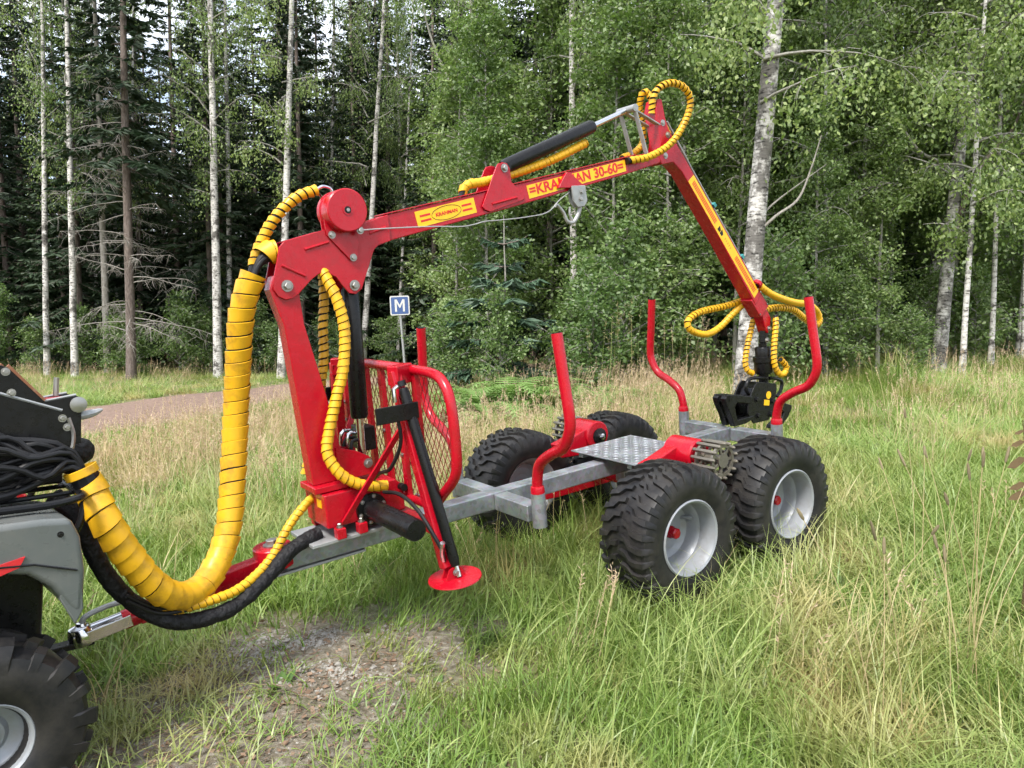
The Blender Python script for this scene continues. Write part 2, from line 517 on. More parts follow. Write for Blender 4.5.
def bolt(parent, p, axis, r=0.012, h=0.012, name='bolt', mat='bolt'):
    p = np.asarray(p, float); d = np.asarray(axis, float); d = d / np.linalg.norm(d)
    mb = MB().lathe([(r * 1.5, 0), (r * 1.5, h * 0.22), (0, h * 0.22)], p, d, 14)
    mb.lathe([(r, h * 0.2), (r, h * 0.9), (r * 0.82, h), (0, h)], p, d, 6)
    return mb.build(name, mat, parent, smooth=25)

_font_cache = {}
def text_mesh(body, mat, name, parent, origin, ax, ay, width, height, thick=0.0012, bold=0.0):
    cu = bpy.data.curves.new('t', 'FONT'); cu.body = body; cu.size = 1; cu.offset = bold; cu.extrude = 0.01
    o = bpy.data.objects.new('t', cu); COL.objects.link(o)
    dg = bpy.context.evaluated_depsgraph_get()
    me = bpy.data.meshes.new_from_object(o.evaluated_get(dg))
    bpy.data.objects.remove(o); bpy.data.curves.remove(cu)
    n = len(me.vertices); co = np.empty(n * 3); me.vertices.foreach_get('co', co); co = co.reshape(-1, 3)
    lo, hi = co.min(0), co.max(0)
    q = (co - lo) / (hi - lo)
    ax = np.asarray(ax, float) / np.linalg.norm(ax); ay = np.asarray(ay, float) / np.linalg.norm(ay)
    az = np.cross(ax, ay)
    w = np.asarray(origin, float) + q[:, :1] * width * ax + q[:, 1:2] * height * ay + (q[:, 2:] - 0.0) * thick * az
    me.vertices.foreach_set('co', w.ravel()); me.update()
    me.materials.clear(); me.materials.append(M[mat]); me.name = name
    ob = bpy.data.objects.new(name, me); COL.objects.link(ob); ob.parent = parent
    return ob

# ------------------------------------------------------------------ terrain
CTRL = np.array([(0, 0, 0), (-1.65, 2.3, -0.06), (-2.6, 3.3, -0.04), (0.85, 4.06, 0.13), (0.04, 5.2, 0.16), (1.56, 4.56, 0.195),
                 (0.76, 5.7, 0.225), (-7.5, 12, 0.12), (-6, 17, 0.2), (-13, 23, 0.2), (0, 24, 0.4), (3.2, 10.5, 0.62), (7.2, 13, 0.85),
                 (10, 20, 1.15), (2, 2, 0.08), (4, 4, 0.3), (-4, 8, 0.06), (-10, 8, 0.0), (0, 10, 0.36), (12, 8, 0.8), (-1.2, 3.4, 0.02),
                 (-6, 0, -0.1), (6, 0, 0.25), (0, -6, 0), (-25, 10, 0), (22, 10, 1.4), (-20, 40, 0.3), (20, 40, 1.4), (0, 45, 0.8)], float)
def _tps(r2): return np.where(r2 > 1e-12, 0.5 * r2 * np.log(np.maximum(r2, 1e-12)), 0)
_n = len(CTRL)
_K = _tps(((CTRL[:, None, :2] - CTRL[None, :, :2]) ** 2).sum(-1)) + np.eye(_n) * 0.6
_P = np.c_[np.ones(_n), CTRL[:, :2]]
_S = np.linalg.solve(np.block([[_K, _P], [_P.T, np.zeros((3, 3))]]), np.r_[CTRL[:, 2], np.zeros(3)])
def hz(x, y):
    x = np.asarray(x, float); y = np.asarray(y, float)
    xc, yc = np.clip(x, -26, 24), np.clip(y, -7, 46)
    r2 = (xc[..., None] - CTRL[:, 0]) ** 2 + (yc[..., None] - CTRL[:, 1]) ** 2
    z = (_tps(r2) * _S[:_n]).sum(-1) + _S[_n] + _S[_n + 1] * xc + _S[_n + 2] * yc
    return z + 0.012 * np.sin(x * 3.1 + 1.3 * np.sin(y * 2.2)) * np.cos(y * 2.7) + 0.02 * np.sin(x * 0.9 + y * 1.3)

def grid_axis(lo, hi, fine_lo, fine_hi, df, dc):
    a = list(np.arange(fine_lo, fine_hi + 1e-6, df)); s = df
    x = fine_hi
    while x < hi: s = min(s * 1.12, dc); x += s; a.append(x)
    s = df; x = fine_lo
    while x > lo: s = min(s * 1.12, dc); x -= s; a.insert(0, x)
    return np.array(a)
gx = grid_axis(-400, 400, -5, 6, 0.12, 30.0); gy = grid_axis(-120, 600, 0, 12, 0.12, 30.0)
X, Y = np.meshgrid(gx, gy); Z = hz(X, Y)
nx, ny = len(gx), len(gy)
gv = np.stack([X, Y, Z], -1).reshape(-1, 3)
ii = (np.arange(ny - 1)[:, None] * nx + np.arange(nx - 1)).ravel()
gf = np.stack([ii, ii + 1, ii + nx + 1, ii + nx], 1)

def np_mesh(name, v, f, mat, smooth=False):
    me = bpy.data.meshes.new(name)
    v = np.asarray(v, np.float32); f = np.asarray(f, np.int32); k = f.shape[1]
    me.vertices.add(len(v)); me.vertices.foreach_set('co', v.ravel())
    me.loops.add(f.size); me.loops.foreach_set('vertex_index', f.ravel())
    me.polygons.add(len(f)); me.polygons.foreach_set('loop_start', np.arange(0, f.size, k, dtype=np.int32))
    me.update(calc_edges=True)
    me.materials.append(M[mat])
    if smooth: me.shade_smooth()
    return me
def put(name, me, parent=None):
    o = bpy.data.objects.new(name, me); COL.objects.link(o)
    if parent: o.parent = parent
    return o
tag(put('ground', np_mesh('ground', gv, gf, 'ground', True)), kind='structure')

# gravel road curving away behind the meadow
ROAD = [(-16.5, 2.0), (-12.5, 4.2), (-9.5, 7.4), (-7.9, 10.4), (-6.9, 12.8), (-6.1, 14.8), (-4.9, 17.5), (-2.8, 20.5), (0.5, 23.3), (5.5, 26), (13, 28.5), (24, 31)]
rp, _ = smooth_path([(x, y, 0) for x, y in ROAD], 140)
rt = np.gradient(rp, axis=0); rt /= np.linalg.norm(rt, axis=1)[:, None]
rn = np.stack([-rt[:, 1], rt[:, 0], 0 * rt[:, 0]], 1)
cols = np.linspace(-1.75, 1.75, 9)
rv = (rp[:, None] + cols[None, :, None] * rn[:, None])
rv[..., 2] = hz(rv[..., 0], rv[..., 1]) + 0.03 + 0.03 * (1 - (cols / 1.75) ** 2)[None]
rv[:, 0, 2] -= 0.05; rv[:, -1, 2] -= 0.05
ri = (np.arange(139)[:, None] * 9 + np.arange(8)).ravel()
tag(put('road', np_mesh('road', rv.reshape(-1, 3), np.stack([ri, ri + 9, ri + 10, ri + 1], 1), 'road', True)), kind='structure')
def road_dist(x, y):
    d = (np.asarray(x)[..., None] - rp[:, 0]) ** 2 + (np.asarray(y)[..., None] - rp[:, 1]) ** 2
    return np.sqrt(d.min(-1))

# ------------------------------------------------------------------ the forestry trailer
TM = Matrix(((0.8133409, -0.5765167, -0.0781350, 0.8024), (0.5712644, 0.8168225, -0.0803622, 4.8824), (0.1101526, 0.0207261, 0.9936986, 0.5653), (0, 0, 0, 1)))
TMI = TM.inverted()
def w2t(p):
    q = TMI @ Vector(p); return np.array(q)
# all-terrain vehicle frame: x forward, y left (towards the camera), z up
_f = np.array([-0.72, -0.694]); _f /= np.linalg.norm(_f)
AM = Matrix(((_f[0], -_f[1], 0, -2.068), (_f[1], _f[0], 0, 2.807), (0, 0, 1, 0.0), (0, 0, 0, 1)))
def a2t(p): return w2t(AM @ Vector(p))

trailer = tag(empty('forestry_trailer', mat=TM), 'red and galvanised four-wheeled timber trailer standing in the meadow grass', 'trailer')

# --- wheels
def tyre_mesh(R, W, rb, n_lug, kind):
    mb = MB(); h = W / 2
    if kind == 'flotation':
        prof = [(rb, -h * .80), (rb + .012, -h * .90), (rb + .05, -h * .985), (R - .10, -h), (R - .062, -h * .965), (R - .038, -h * .91), (R - .024, -h * .74), (R - .020, -h * .35), (R - .019, 0)]
    else:
        prof = [(rb, -h * .80), (rb + .02, -h * .93), (rb + .07, -h), (R - .085, -h * .99), (R - .045, -h * .90), (R - .024, -h * .6), (R - .02, 0)]
    prof = prof + [(r, -y) for r, y in prof[-2::-1]]
    prof = prof + [(rb - .015, h * .6), (rb - .015, -h * .6)]
    mb.lathe(prof, (0, 0, 0), (0, 1, 0), 56, closed=True)
    P = prof[:]
    tr_ = [(y, r) for r, y in prof[:-2] if r > R - .075 or abs(y) < h * .5]
    ys = np.array([h * -1.0] + [q[0] for q in tr_] + [h]); rs = np.array([R - .10] + [q[1] for q in tr_] + [R - .10])
    o_ = np.argsort(ys, kind='stable'); ys, rs = ys[o_], rs[o_]
    def lug(th, pts, w0, hgt):
        # pts: (d_theta, y, r_off); box-section bar following them
        rows = []
        for k, (dt, y, ro, ww) in enumerate(pts):
            i = np.searchsorted(ys, y); i = min(max(i, 1), len(ys) - 1)
            r = np.interp(y, ys, rs) + ro
            a = th + dt
            for rr, s in ((r - .012, 1.15), (r + hgt, 0.8), (r + hgt, -0.8), (r - .012, -1.15)):
                aa = a + s * ww / 2 / R
                rows.append((rr * math.cos(aa), y, rr * math.sin(aa)))
        f = []
        m = len(pts)
        for k in range(m - 1):
            for j in range(3): f.append((4 * k + j, 4 * k + j + 1, 4 * k + 4 + j + 1, 4 * k + 4 + j))
        f += [(3, 2, 1, 0), tuple(4 * (m - 1) + j for j in range(4))]
        mb.add(rows, f)
    for k in range(n_lug):
        th = 2 * math.pi * k / n_lug
        for s in (-1, 1):
            o = 0 if s < 0 else math.pi / n_lug
            if kind == 'flotation':
                p = 2 * math.pi / n_lug
                lug(th + o, [(0.0, s * h * .06, 0, .032), (p * .10, s * h * .30, 0, .027), (p * .55, s * h * .46, 0, .027), (p * .65, s * h * .70, 0, .033), (p * .68, s * h * .90, .0, .041), (p * .72, s * h * .968, .0, .038), (p * .74, s * h * .992, .0, .03)], .03, .019)
            else:
                p = 2 * math.pi / n_lug
                if k % 2 == 0:
                    lug(th + o, [(0, s * h * .02, 0, .046), (p * .25, s * h * .35, 0, .05), (p * .3, s * h * .55, 0, .04)], .04, .024)
                    lug(th + o + p * 1.0, [(0, s * h * .5, 0, .05), (p * .1, s * h * .82, 0, .066), (p * .15, s * h * .95, .0, .066), (p * .15, s * h * .992, .0, .056)], .04, .034)
                else:
                    lug(th + o + p * 1.0, [(0, s * h * .62, 0, .04), (p * .1, s * h * .86, 0, .045), (p * .1, s * h * .975, .0, .04)], .04, .022)
    return mb

WR, WW = 0.383, 0.344
m_tyre = tyre_mesh(WR, WW, 0.195, 31, 'flotation').mesh('tyre', 'tyre', 30)
m_rim = MB().lathe([(0.203, -0.150), (0.207, -0.158), (0.200, -0.164), (0.190, -0.158), (0.186, -0.145), (0.180, -0.120), (0.176, -0.06), (0.165, -0.045), (0.158, -0.01), (0.150, 0.012), (0.12, 0.030), (0.085, 0.034),
                    (0.075, 0.030), (0.070, 0.012), (0.0, 0.010)], (0, 0, 0), (0, 1, 0), 48, caps=False).mesh('rim', 'rim', 30)
m_rimback = MB().lathe([(0.03, 0.03), (0.15, 0.03), (0.186, 0.14), (0.205, 0.16)], (0, 0, 0), (0, 1, 0), 40, caps=False).mesh('rim_back', 'rim', 30)
m_cap = MB().lathe([(0.034, 0.012), (0.034, -0.02), (0.029, -0.03), (0.029, -0.055), (0.022, -0.062), (0, -0.062)], (0, 0, 0), (0, 1, 0), 16).mesh('hub_cap', 'red', 30)
m_valve = MB().tube(smooth_path([(0.11, 0.03, 0.075), (0.115, 0.0, 0.082), (0.13, -0.02, 0.085), (0.142, -0.012, 0.075), (0.14, 0.01, 0.06)], 14)[0], 0.011, 8).mesh('valve_guard', 'rim', 40)
bp = -0.0342
for u in (-0.4362, 0.4362):
    for s in (-1, 1):
        w = empty('wheel', trailer, mat=Matrix.Translation((u, s * 0.696, u * bp)) @ (Matrix.Rotation(0 if s < 0 else math.pi, 4, 'Z')) @ Matrix.Rotation(random.uniform(0, 6) if u > 0 else 0.3, 4, 'Y'))
        for nm, me in (('tyre', m_tyre), ('rim', m_rim), ('rim_back', m_rimback), ('hub_cap', m_cap), ('valve_guard', m_valve)):
            put(nm, me, w)

# --- frame
BT, BB_ = 0.262, 0.166
MB().box((-0.70, 0, (BT + BB_) / 2), (3.2, 0.10, BT - BB_)).build('main_beam', 'galv', trailer, 0.008)
for u in (-1.08, 0.9157):
    for s in (-1, 1):
        MB().box((u, s * 0.21, (BT + BB_) / 2 - 0.002), (0.09, 0.31, BT - BB_ - 0.006)).build('cross_member', 'galv', trailer, 0.007)
        MB().lathe([(0.030, 0.145), (0.038, 0.145), (0.038, 0.325), (0.030, 0.325), (0.030, 0.16)], (u, s * 0.407, 0), (0, 0, 1), 24, closed=True).build('stake_socket', 'galv', trailer)
SP = [(-0.407, 0.20), (-0.407, 0.34), (-0.412, 0.40), (-0.445, 0.485), (-0.545, 0.552), (-0.645, 0.600), (-0.702, 0.680), (-0.716, 0.764), (-0.693, 0.95), (-0.668, 1.162)]
for u in (-1.08, 0.9157):
    for s in (-1, 1):
        pth, _ = smooth_path([(u - 0.012 * max(0, z - .4), -s * v * -1 if s > 0 else v, z) for v, z in [(s * -a if s > 0 else a, z) for a, z in SP]] if False else [(u - 0.012 * max(0, z - .4), (v if s < 0 else -v), z) for v, z in SP], 44)
        st = MB().tube(pth, 0.0285, 18).build('stake', 'red', trailer)
        MB().lathe([(0.029, 0.326), (0.037, 0.326), (0.037, 0.348), (0.033, 0.362), (0.029, 0.364)], (u, s * 0.407, 0), (0, 0, 1), 20).build('collar', 'red', st)
        MB().lathe([(0.0, 0.0), (0.023, 0.0), (0.023, 0.004), (0.0, 0.004)], pth[-1] , pth[-1] - pth[-2], 16).build('tube_mouth', 'black_paint', st)

# --- tread plate between the bogies
tp = MB().box((-0.06, -0.06, 0.296), (0.53, 0.60, 0.008)).build('tread_plate', 'galv', trailer, 0.002)
mb = MB()
for i in range(12):
    for j in range(13):
        c = np.array([-0.297 + i * 0.043, -0.335 + j * 0.0455, 0.3005])
        a = 0.79 if (i + j) % 2 else -0.79
        d = np.array([math.cos(a), math.sin(a), 0]); e = np.array([-d[1], d[0], 0])
        mb.add([c - d * .018, c + e * .005, c + d * .018, c - e * .006, c + (0, 0, .006)], [(0, 3, 4), (3, 2, 4), (2, 1, 4), (1, 0, 4)])
mb.build('tread_pattern', 'rim', tp, smooth=0)
for s in (-1, 1):
    MB().box((-0.06, s * 0.22 - .06, 0.276), (0.50, 0.04, 0.03)).build('plate_support', 'galv', trailer, 0.003)

# --- bogie beams, axle, drum drive
MB().cyl((0, -0.46, 0.07), (0, 0.46, 0.07), 0.045).build('axle', 'red', trailer)
MB().box((0, 0, 0.12), (0.16, 0.2, 0.10)).build('axle_mount', 'galv', trailer, 0.005)
for s in (-1, 1):
    prof = [(-0.50, -0.045), (-0.47, 0.05), (-0.12, 0.10), (0.12, 0.10), (0.47, 0.035), (0.50, -0.06), (0.3, -0.06), (-0.3, -0.06)]
    MB().prism(prof, s * 0.43, s * 0.50).build('bogie_beam', 'red', trailer, 0.008)
    for u in (-0.436, 0.436):
        MB().cyl((u, s * 0.48, u * bp), (u, s * 0.67, u * bp), 0.04).build('wheel_hub', 'red', trailer)
    # motor housing: a cylinder on a sloping arm
    dc = np.array([0.01, s * 0.60, 0.298])
    MB().prism([(-0.33, 0.315), (-0.24, 0.335), (-0.10, 0.375), (0.05, 0.385), (0.10, 0.33), (0.09, 0.22), (-0.05, 0.20), (-0.30, 0.22)], s * 0.36, s * 0.45).build('drive_arm', 'red', trailer, 0.01)
    hs = MB().lathe([(0.0, 0.0), (0.088, 0.0), (0.096, 0.006), (0.096, 0.20), (0.088, 0.21), (0, 0.21)], (0.0, s * 0.34, 0.322), (0, s, 0), 28).build('motor_housing', 'red', trailer)
    MB().lathe([(0.055, 0), (0.055, 0.03), (0.02, 0.035), (0.02, 0.05), (0, 0.05)], (0.01, s * 0.359, 0.315), (0, -s, 0), 20).build('motor_cover', 'black_paint', hs)
    MB().lathe([(0.022, 0.03), (0.022, 0.055), (0.012, 0.057), (0, 0.057)], (0.01, s * 0.359, 0.315), (0, -s, 0), 14).build('shaft_nut', 'chrome', hs)
    dm = empty('drive_drum', trailer, (0.01, 0, 0))
    mb = MB().cyl((0, s * 0.545, 0.315), (0, s * 0.70, 0.315), 0.030, seg=16)
    for y in (0.585, 0.70):
        mb.lathe([(0.075, -0.008), (0.094, -0.008), (0.094, 0.008), (0.075, 0.008)], (0, s * y, 0.315), (0, s, 0), 28, closed=True)
        mb.lathe([(0.0, -0.01), (0.042, -0.01), (0.042, 0.012), (0, 0.012)], (0, s * y, 0.315), (0, s, 0), 16)
        for k in range(7):
            a = 2 * math.pi * k / 7
            e = np.array([math.cos(a), 0, math.sin(a)])
            mb.bar(np.array([0, s * y, .315]) + e * .03, np.array([0, s * y, .315]) + e * .085, .014, .012, up=(0, 1, 0.01))
    mb.build('drum_spider', 'bronze', dm)
    for k in range(14):
        a = 2 * math.pi * (k + .5) / 14
        e = np.array([math.cos(a), 0, math.sin(a)]); c = np.array([0, 0, .315]) + e * .100
        MB().tube([c + (0, s * .558, 0), c + (0, s * .566, 0), c + (0, s * .718, 0), c + (0, s * .73, 0)], [.006, .0105, .0105, .005], 8).build('peg', 'bronze', dm)

# --- headboard
HU = -1.69
hpath = [(-0.40, 0.30), (-0.42, 0.40), (-0.50, 0.475), (-0.605, 0.56), (-0.655, 0.63), (-0.668, 0.76), (-0.655, 0.93), (-0.61, 1.01), (-0.52, 1.045), (-0.3, 1.052)]
full = [(HU, v, z) for v, z in hpath] + [(HU, 0, 1.054)] + [(HU, -v, z) for v, z in hpath[::-1]]
pth, _ = smooth_path(full, 130)
MB().tube(pth, 0.024, 14).build('headboard_frame', 'red', trailer)
MB().tube([(HU, -0.42, .40), (HU, .42, .40)], 0.02, 12).build('headboard_rail', 'red', trailer)
MB().box((HU, 0, 0.30), (0.06, 0.8, 0.05)).build('headboard_base', 'red', trailer, 0.004)
for v in (0.50, 0.20, 0.02, -0.16, -0.34):
    sl = MB().box((HU + 0.002, v, 0.725), (0.026, 0.042, 0.65)).build('headboard_slat', 'red', trailer, 0.004)
    for z in (0.62, 0.72, 0.82):
        bolt(sl, (HU - 0.012, v, z), (-1, 0, 0), 0.007, 0.008)
mb = MB()
lim = [(z, abs(v)) for v, z in hpath]
lz = np.array([z for z, _ in lim]); lv = np.array([v for _, v in lim])
def clipw(z): return float(np.interp(z, lz[:9], lv[:9])) - .015
st_ = 0.044
for sgn in (-1, 1):
    for k in range(-40, 41):
        p = []
        for z in np.linspace(.42, 1.03, 60):
            v = k * st_ + sgn * (z - .42) * 0.62
            if abs(v) < clipw(z): p.append((HU + .018 + .003 * sgn, v, z))
        if len(p) > 2: mb.tube([p[0], p[-1]], 0.0021, 4)
mb.build('headboard_mesh', 'mesh_red', trailer, smooth=0)

# --- drawbar and coupling
hitch = a2t((-0.40, 0, 0.335))
pv = np.array([-2.34, 0, 0.22])
d = hitch - pv; L = np.linalg.norm(d); d /= L
MB().bar(pv + d * .02, pv + d * (L - .22), .075, .075).build('drawbar', 'red', trailer, 0.006)
MB().bar((-2.42, 0, BB_ - .012), (-1.9, 0, BB_ - .012), .10, .012).build('underplate', 'galv_dull', trailer, 0.002)
MB().lathe([(0, -.05), (.085, -.05), (.09, -.045), (.09, .045), (.085, .05), (0, .05)], pv + (0, 0, .02), (0, 0, 1), 28).build('drawbar_pivot', 'red', trailer)
bolt(trailer, pv + np.array([0, 0, .07]), (0, 0, 1), .028, .03, 'pivot_pin')
e0 = pv + d * (L - .26)
MB().cyl(e0, pv + d * (L - .16), .042, seg=18).build('coupling_neck', 'red', trailer)
yv = np.cross((0, 0, 1), d); yv /= np.linalg.norm(yv); zv = np.cross(d, yv)
e1 = pv + d * (L - .17)
cp = MB()
cp.cyl(e1, e1 + d * .13, .034, seg=18)
cp.lathe([(0.0, -.03), (.045, -.03), (.05, -.02), (.05, .015), (.04, .045), (0, .055)], e1 + d * .17, zv, 20)
for s in (-1, 1): cp.bar(e1 + yv * s * .038 - d * .02, e1 + yv * s * .038 + d * .2, .008, .05)
cp = cp.build('hitch_coupling', 'chrome', trailer, 0.003)
MB().tube(smooth_path([e1 + zv * .035 + d * .16, e1 + zv * .075 + d * .14, e1 + zv * .085 + d * .06, e1 + zv * .08 - d * .01], 16)[0], .012, 8).build('coupling_handle', 'galv_dull', cp)

# ------------------------------------------------------------------ the loader crane
crane = tag(empty('loader_crane', mat=TM), 'red hydraulic loader crane with yellow hoses arching over the timber trailer', 'crane')
# slew base
MB().prism([(-2.11, .335), (-2.11, .50), (-1.74, .50), (-1.70, .46), (-1.70, .335)], -.13, .13).build('slew_base', 'red', crane, 0.008)
MB().prism([(-2.14, .505), (-1.93, .505), (-1.93, .535), (-2.14, .535)], -.10, .10).build('king_post_flange', 'red', crane, 0.004)
MB().prism([(-2.20, .268), (-1.66, .268), (-1.66, .285), (-2.20, .285)], -.15, .15).build('base_plate', 'galv_dull', crane, 0.003)
for u in (-2.06, -1.95, -1.78):
    for s in (-1, 1):
        ft = MB().box((u, s * .15, .312), (.045, .05, .052)).build('base_lug', 'red', crane, 0.005)
        bolt(ft, (u, s * .15, .339), (0, 0, 1), .011, .02)
MB().box((-2.1125, -.06, .45), (.004, .05, .04)).build('warning_label', 'decal_yellow', crane)
# rack cylinder lying across the base
for s in (-1, 1):
    sc_ = MB().lathe([(0.05, 0), (0.05, .44 if s < 0 else .30), (.046, .448 if s < 0 else .308), (0, .45 if s < 0 else .31)], (-1.885, s * .15, .385), (0, s, 0), 28).build('slew_cylinder', 'black_paint', crane)
    MB().lathe([(.078, 0), (.078, .016), (.05, .018)], (-1.885, s * .131, .385), (0, s, 0), 28).build('flange', 'black_paint', sc_)
    for k in range(6):
        a = k * math.pi / 3 + .3
        bolt(sc_, (-1.885 + .064 * math.cos(a), s * .147, .385 + .064 * math.sin(a)), (0, s, 0), .007, .01)
# king post
kp = [(-2.215, 1.47), (-2.19, 1.53), (-2.13, 1.55), (-2.085, 1.50), (-2.075, 1.30), (-2.012, .97), (-1.955, .60), (-1.94, .535), (-2.125, .535), (-2.152, 1.0), (-2.17, 1.30)]
MB().prism(kp, -.047, .047).build('king_post', 'red', crane, 0.006)
for s in (-1, 1):
    MB().prism([(-2.0, .70), (-1.90, .665), (-1.835, .625), (-1.815, .585), (-1.83, .535), (-2.0, .535)], s * .05, s * .062).build('cylinder_gusset', 'red', crane, 0.002)
    bolt(crane, (-1.845, s * .063, .592), (0, s, 0), .016, .016, 'pin')
# boom head plates
hp = [(-2.13, 1.682), (-1.94, 1.724), (-1.721, 1.752), (-1.60, 1.787), (-1.60, 1.66), (-1.667, 1.643), (-1.694, 1.62), (-1.757, 1.485), (-1.778, 1.44), (-1.81, 1.418), (-1.845, 1.424), (-1.877, 1.466), (-1.902, 1.505),
      (-1.944, 1.528), (-1.986, 1.525), (-2.025, 1.5), (-2.09, 1.442), (-2.12, 1.424), (-2.153, 1.420), (-2.185, 1.437), (-2.204, 1.47), (-2.20, 1.51), (-2.175, 1.589), (-2.156, 1.655)]
for s in (-1, 1):
    pl = MB().prism(hp, s * .050, s * .062).build('boom_head_plate', 'red', crane, 0.003)
    bolt(pl, (-2.141, s * .062, 1.482), (0, s, 0), .018, .024, 'pin'); bolt(pl, (-1.815, s * .062, 1.460), (0, s, 0), .017, .022, 'pin')
    for q0, q1 in (((-2.04, 1.640), (-1.92, 1.668)), ((-2.155, 1.575), (-2.05, 1.52)), ((-1.71, 1.70), (-1.62, 1.725))):
        mid = (np.array(q0) + q1) / 2
        MB().tube([(q0[0], s * .062, q0[1]), (q1[0], s * .062, q1[1])], .007, 8).build('pressed_rib', 'red', pl)
MB().prism([(-2.12, 1.678), (-1.6, 1.781), (-1.6, 1.66), (-1.70, 1.63), (-1.75, 1.66), (-2.0, 1.62)], -.049, .049).build('boom_root', 'red', crane)
# winch on the boom head
wd = empty('winch_drum', crane)
wc = np.array([-1.838, 0, 1.806])
MB().lathe([(0, -.13), (.094, -.13), (.099, -.126), (.099, -.112), (.096, -.110)], wc, (0, 1, 0), 48).build('drum_flange', 'red', wd)
MB().lathe([(.096, -.110), (.099, -.108), (.099, -.072), (.094, -.068), (.094, -.03), (.099, -.028), (.099, .0), (0, .002)], wc, (0, 1, 0), 48).build('drum_shell', 'red', wd)
MB().lathe([(.024, -.1305), (.024, -.133), (.017, -.133), (.017, -.1305)], wc, (0, 1, 0), 20, closed=True).build('hub_ring', 'red', wd)
MB().lathe([(0, -.1305), (.017, -.1305), (.017, -.132), (0, -.132)], wc, (0, 1, 0), 16).build('hub_recess', 'black_paint', wd)
MB().lathe([(0, -.132), (.009, -.132), (.009, -.138), (0, -.138)], wc, (0, 1, 0), 6).build('hub_nut', 'bolt', wd)
MB().lathe([(0, .002), (.062, .002), (.065, .01), (.065, .07), (.05, .085), (0, .087)], wc, (0, 1, 0), 28).build('winch_motor', 'black_paint', wd)
for v in (-.063, -.02):
    MB().prism([(-1.935, 1.77), (-1.93, 1.70), (-1.83, 1.585), (-1.80, 1.57), (-1.785, 1.59), (-1.77, 1.70), (-1.755, 1.76)], v - .010, v).build('winch_plate', 'red', wd, 0.002)
bolt(wd, (-1.905, -.073, 1.70), (0, -1, 0), .012, .012); bolt(wd, (-1.81, -.073, 1.59), (0, -1, 0), .012, .012); bolt(wd, (-1.78, -.115, 1.712), (0, -1, 0), .012, .014)
# main boom
bm = [(-1.62, 1.784), (-1.039, 1.887), (.105, 2.097), (.30, 2.131), (.33, 2.115), (.335, 2.07), (.30, 2.053), (.064, 1.996), (-.849, 1.806), (-1.632, 1.654)]
boom = MB().prism(bm, -.05, .05).build('main_boom', 'red', crane, 0.006)
MB().prism([(-1.62, 1.786), (-1.039, 1.889), (.10, 2.098), (.10, 2.104), (-1.039, 1.895), (-1.62, 1.792)], -.056, .056).build('boom_flange', 'red', boom, 0.002)
ud = np.array([.9826, 0, .1857]); zd = np.array([-.1857, 0, .9826])          # along the boom / across it
def on_boom(u, z, v=-.0505): return np.array([u, v, z])
def decal(name, pts, v, mat, parent, t=.0012):
    return MB().prism(pts, v - t, v).build(name, mat, parent)
dA = decal('brand_decal', [(-1.449, 1.796), (-1.093, 1.862), (-1.078, 1.785), (-1.434, 1.717)], -.0503, 'decal_yellow', boom)
c0 = np.array([-1.263, -.0516, 1.790]); bu, bz = np.array([.983, 0, .183]), np.array([-.183, 0, .983])
mb = MB()
for s in (-1, 1):
    for k in (-1, 1):
        c = c0 + bu * s * .128 + bz * k * .0125
        mb.box(c, (.062, .0012, .010), (bu, (0, 1, 0), bz))
mb.build('stripe', 'decal_red', dA)
mb = MB(); a = np.linspace(0, 2 * np.pi, 37)
mb.tube([c0 + bu * .09 * math.cos(t) + bz * .034 * math.sin(t) for t in a], .0014, 5, caps=False).build('oval_ring', 'black_paint', dA)
text_mesh('KRANMAN', 'decal_red', 'lettering', dA, c0 - bu * .066 - bz * .009, bu, bz, .132, .018, bold=.03)
dB = decal('model_decal', [(-.741, 1.921), (.008, 2.070), (.016, 2.004), (-.726, 1.851)], -.0503, 'decal_yellow', boom)
bu2 = np.array([.9808, 0, .195]); bz2 = np.array([-.195, 0, .9808])
o0 = np.array([-.728, -.0516, 1.855])
text_mesh('=KRANMAN 30-60=', 'decal_red', 'lettering', dB, o0 + bu2 * .012 + bz2 * .008, bu2, bz2, .728, .058, bold=.027)
# boom cylinder with its bracket
for s in (-1, 1):
    br = MB().prism([(-.895, 2.042), (-.925, 2.035), (-.943, 2.013), (-1.049, 1.812), (-1.03, 1.795), (-.998, 1.785), (-.775, 1.845), (-.763, 1.862), (-.846, 1.94), (-.852, 2.014), (-.87, 2.038)], s * .053, s * .063).build('cylinder_bracket', 'red', crane, 0.003)
    MB().tube([(-.985, s * .0632, 1.825), (-.82, s * .0632, 1.858)], .007, 8).build('pressed_rib', 'red', br)
    bolt(br, (-.89, s * .064, 2.012), (0, s, 0), .015, .018, 'pin')
p0, p1 = np.array([-.855, 0, 2.022]), np.array([.10, 0, 2.372]); dd = (p1 - p0) / np.linalg.norm(p1 - p0)
bc = MB().tube([p0 + dd * .0, p0 + dd * .02, p0 + dd * .69, p0 + dd * .71], [.036, .041, .041, .035], 24).build('boom_cylinder', 'black_paint', crane)
MB().cyl(p0 + dd * .70, p1 - dd * .02, .0165).build('piston_rod', 'chrome', bc)
MB().cyl(p1 + (0, -.075, 0), p1 + (0, .075, 0), .022).build('rod_eye', 'galv_dull', bc)
MB().cyl(p0 + (0, -.05, 0), p0 + (0, .05, 0), .022).build('cylinder_eye', 'black_paint', bc)
for s in (-1, 1):
    MB().bar(p1 + (0, s * .062, 0), (.185, s * .062, 2.095), .010, .030, up=(0, 1, 0)).build('link_arm', 'galv_dull', crane, 0.003)
    MB().bar(p1 + (0, s * .04, 0), (.325, s * .04, 2.285), .010, .032, up=(0, 1, 0)).build('link_arm', 'galv_dull', crane, 0.003)
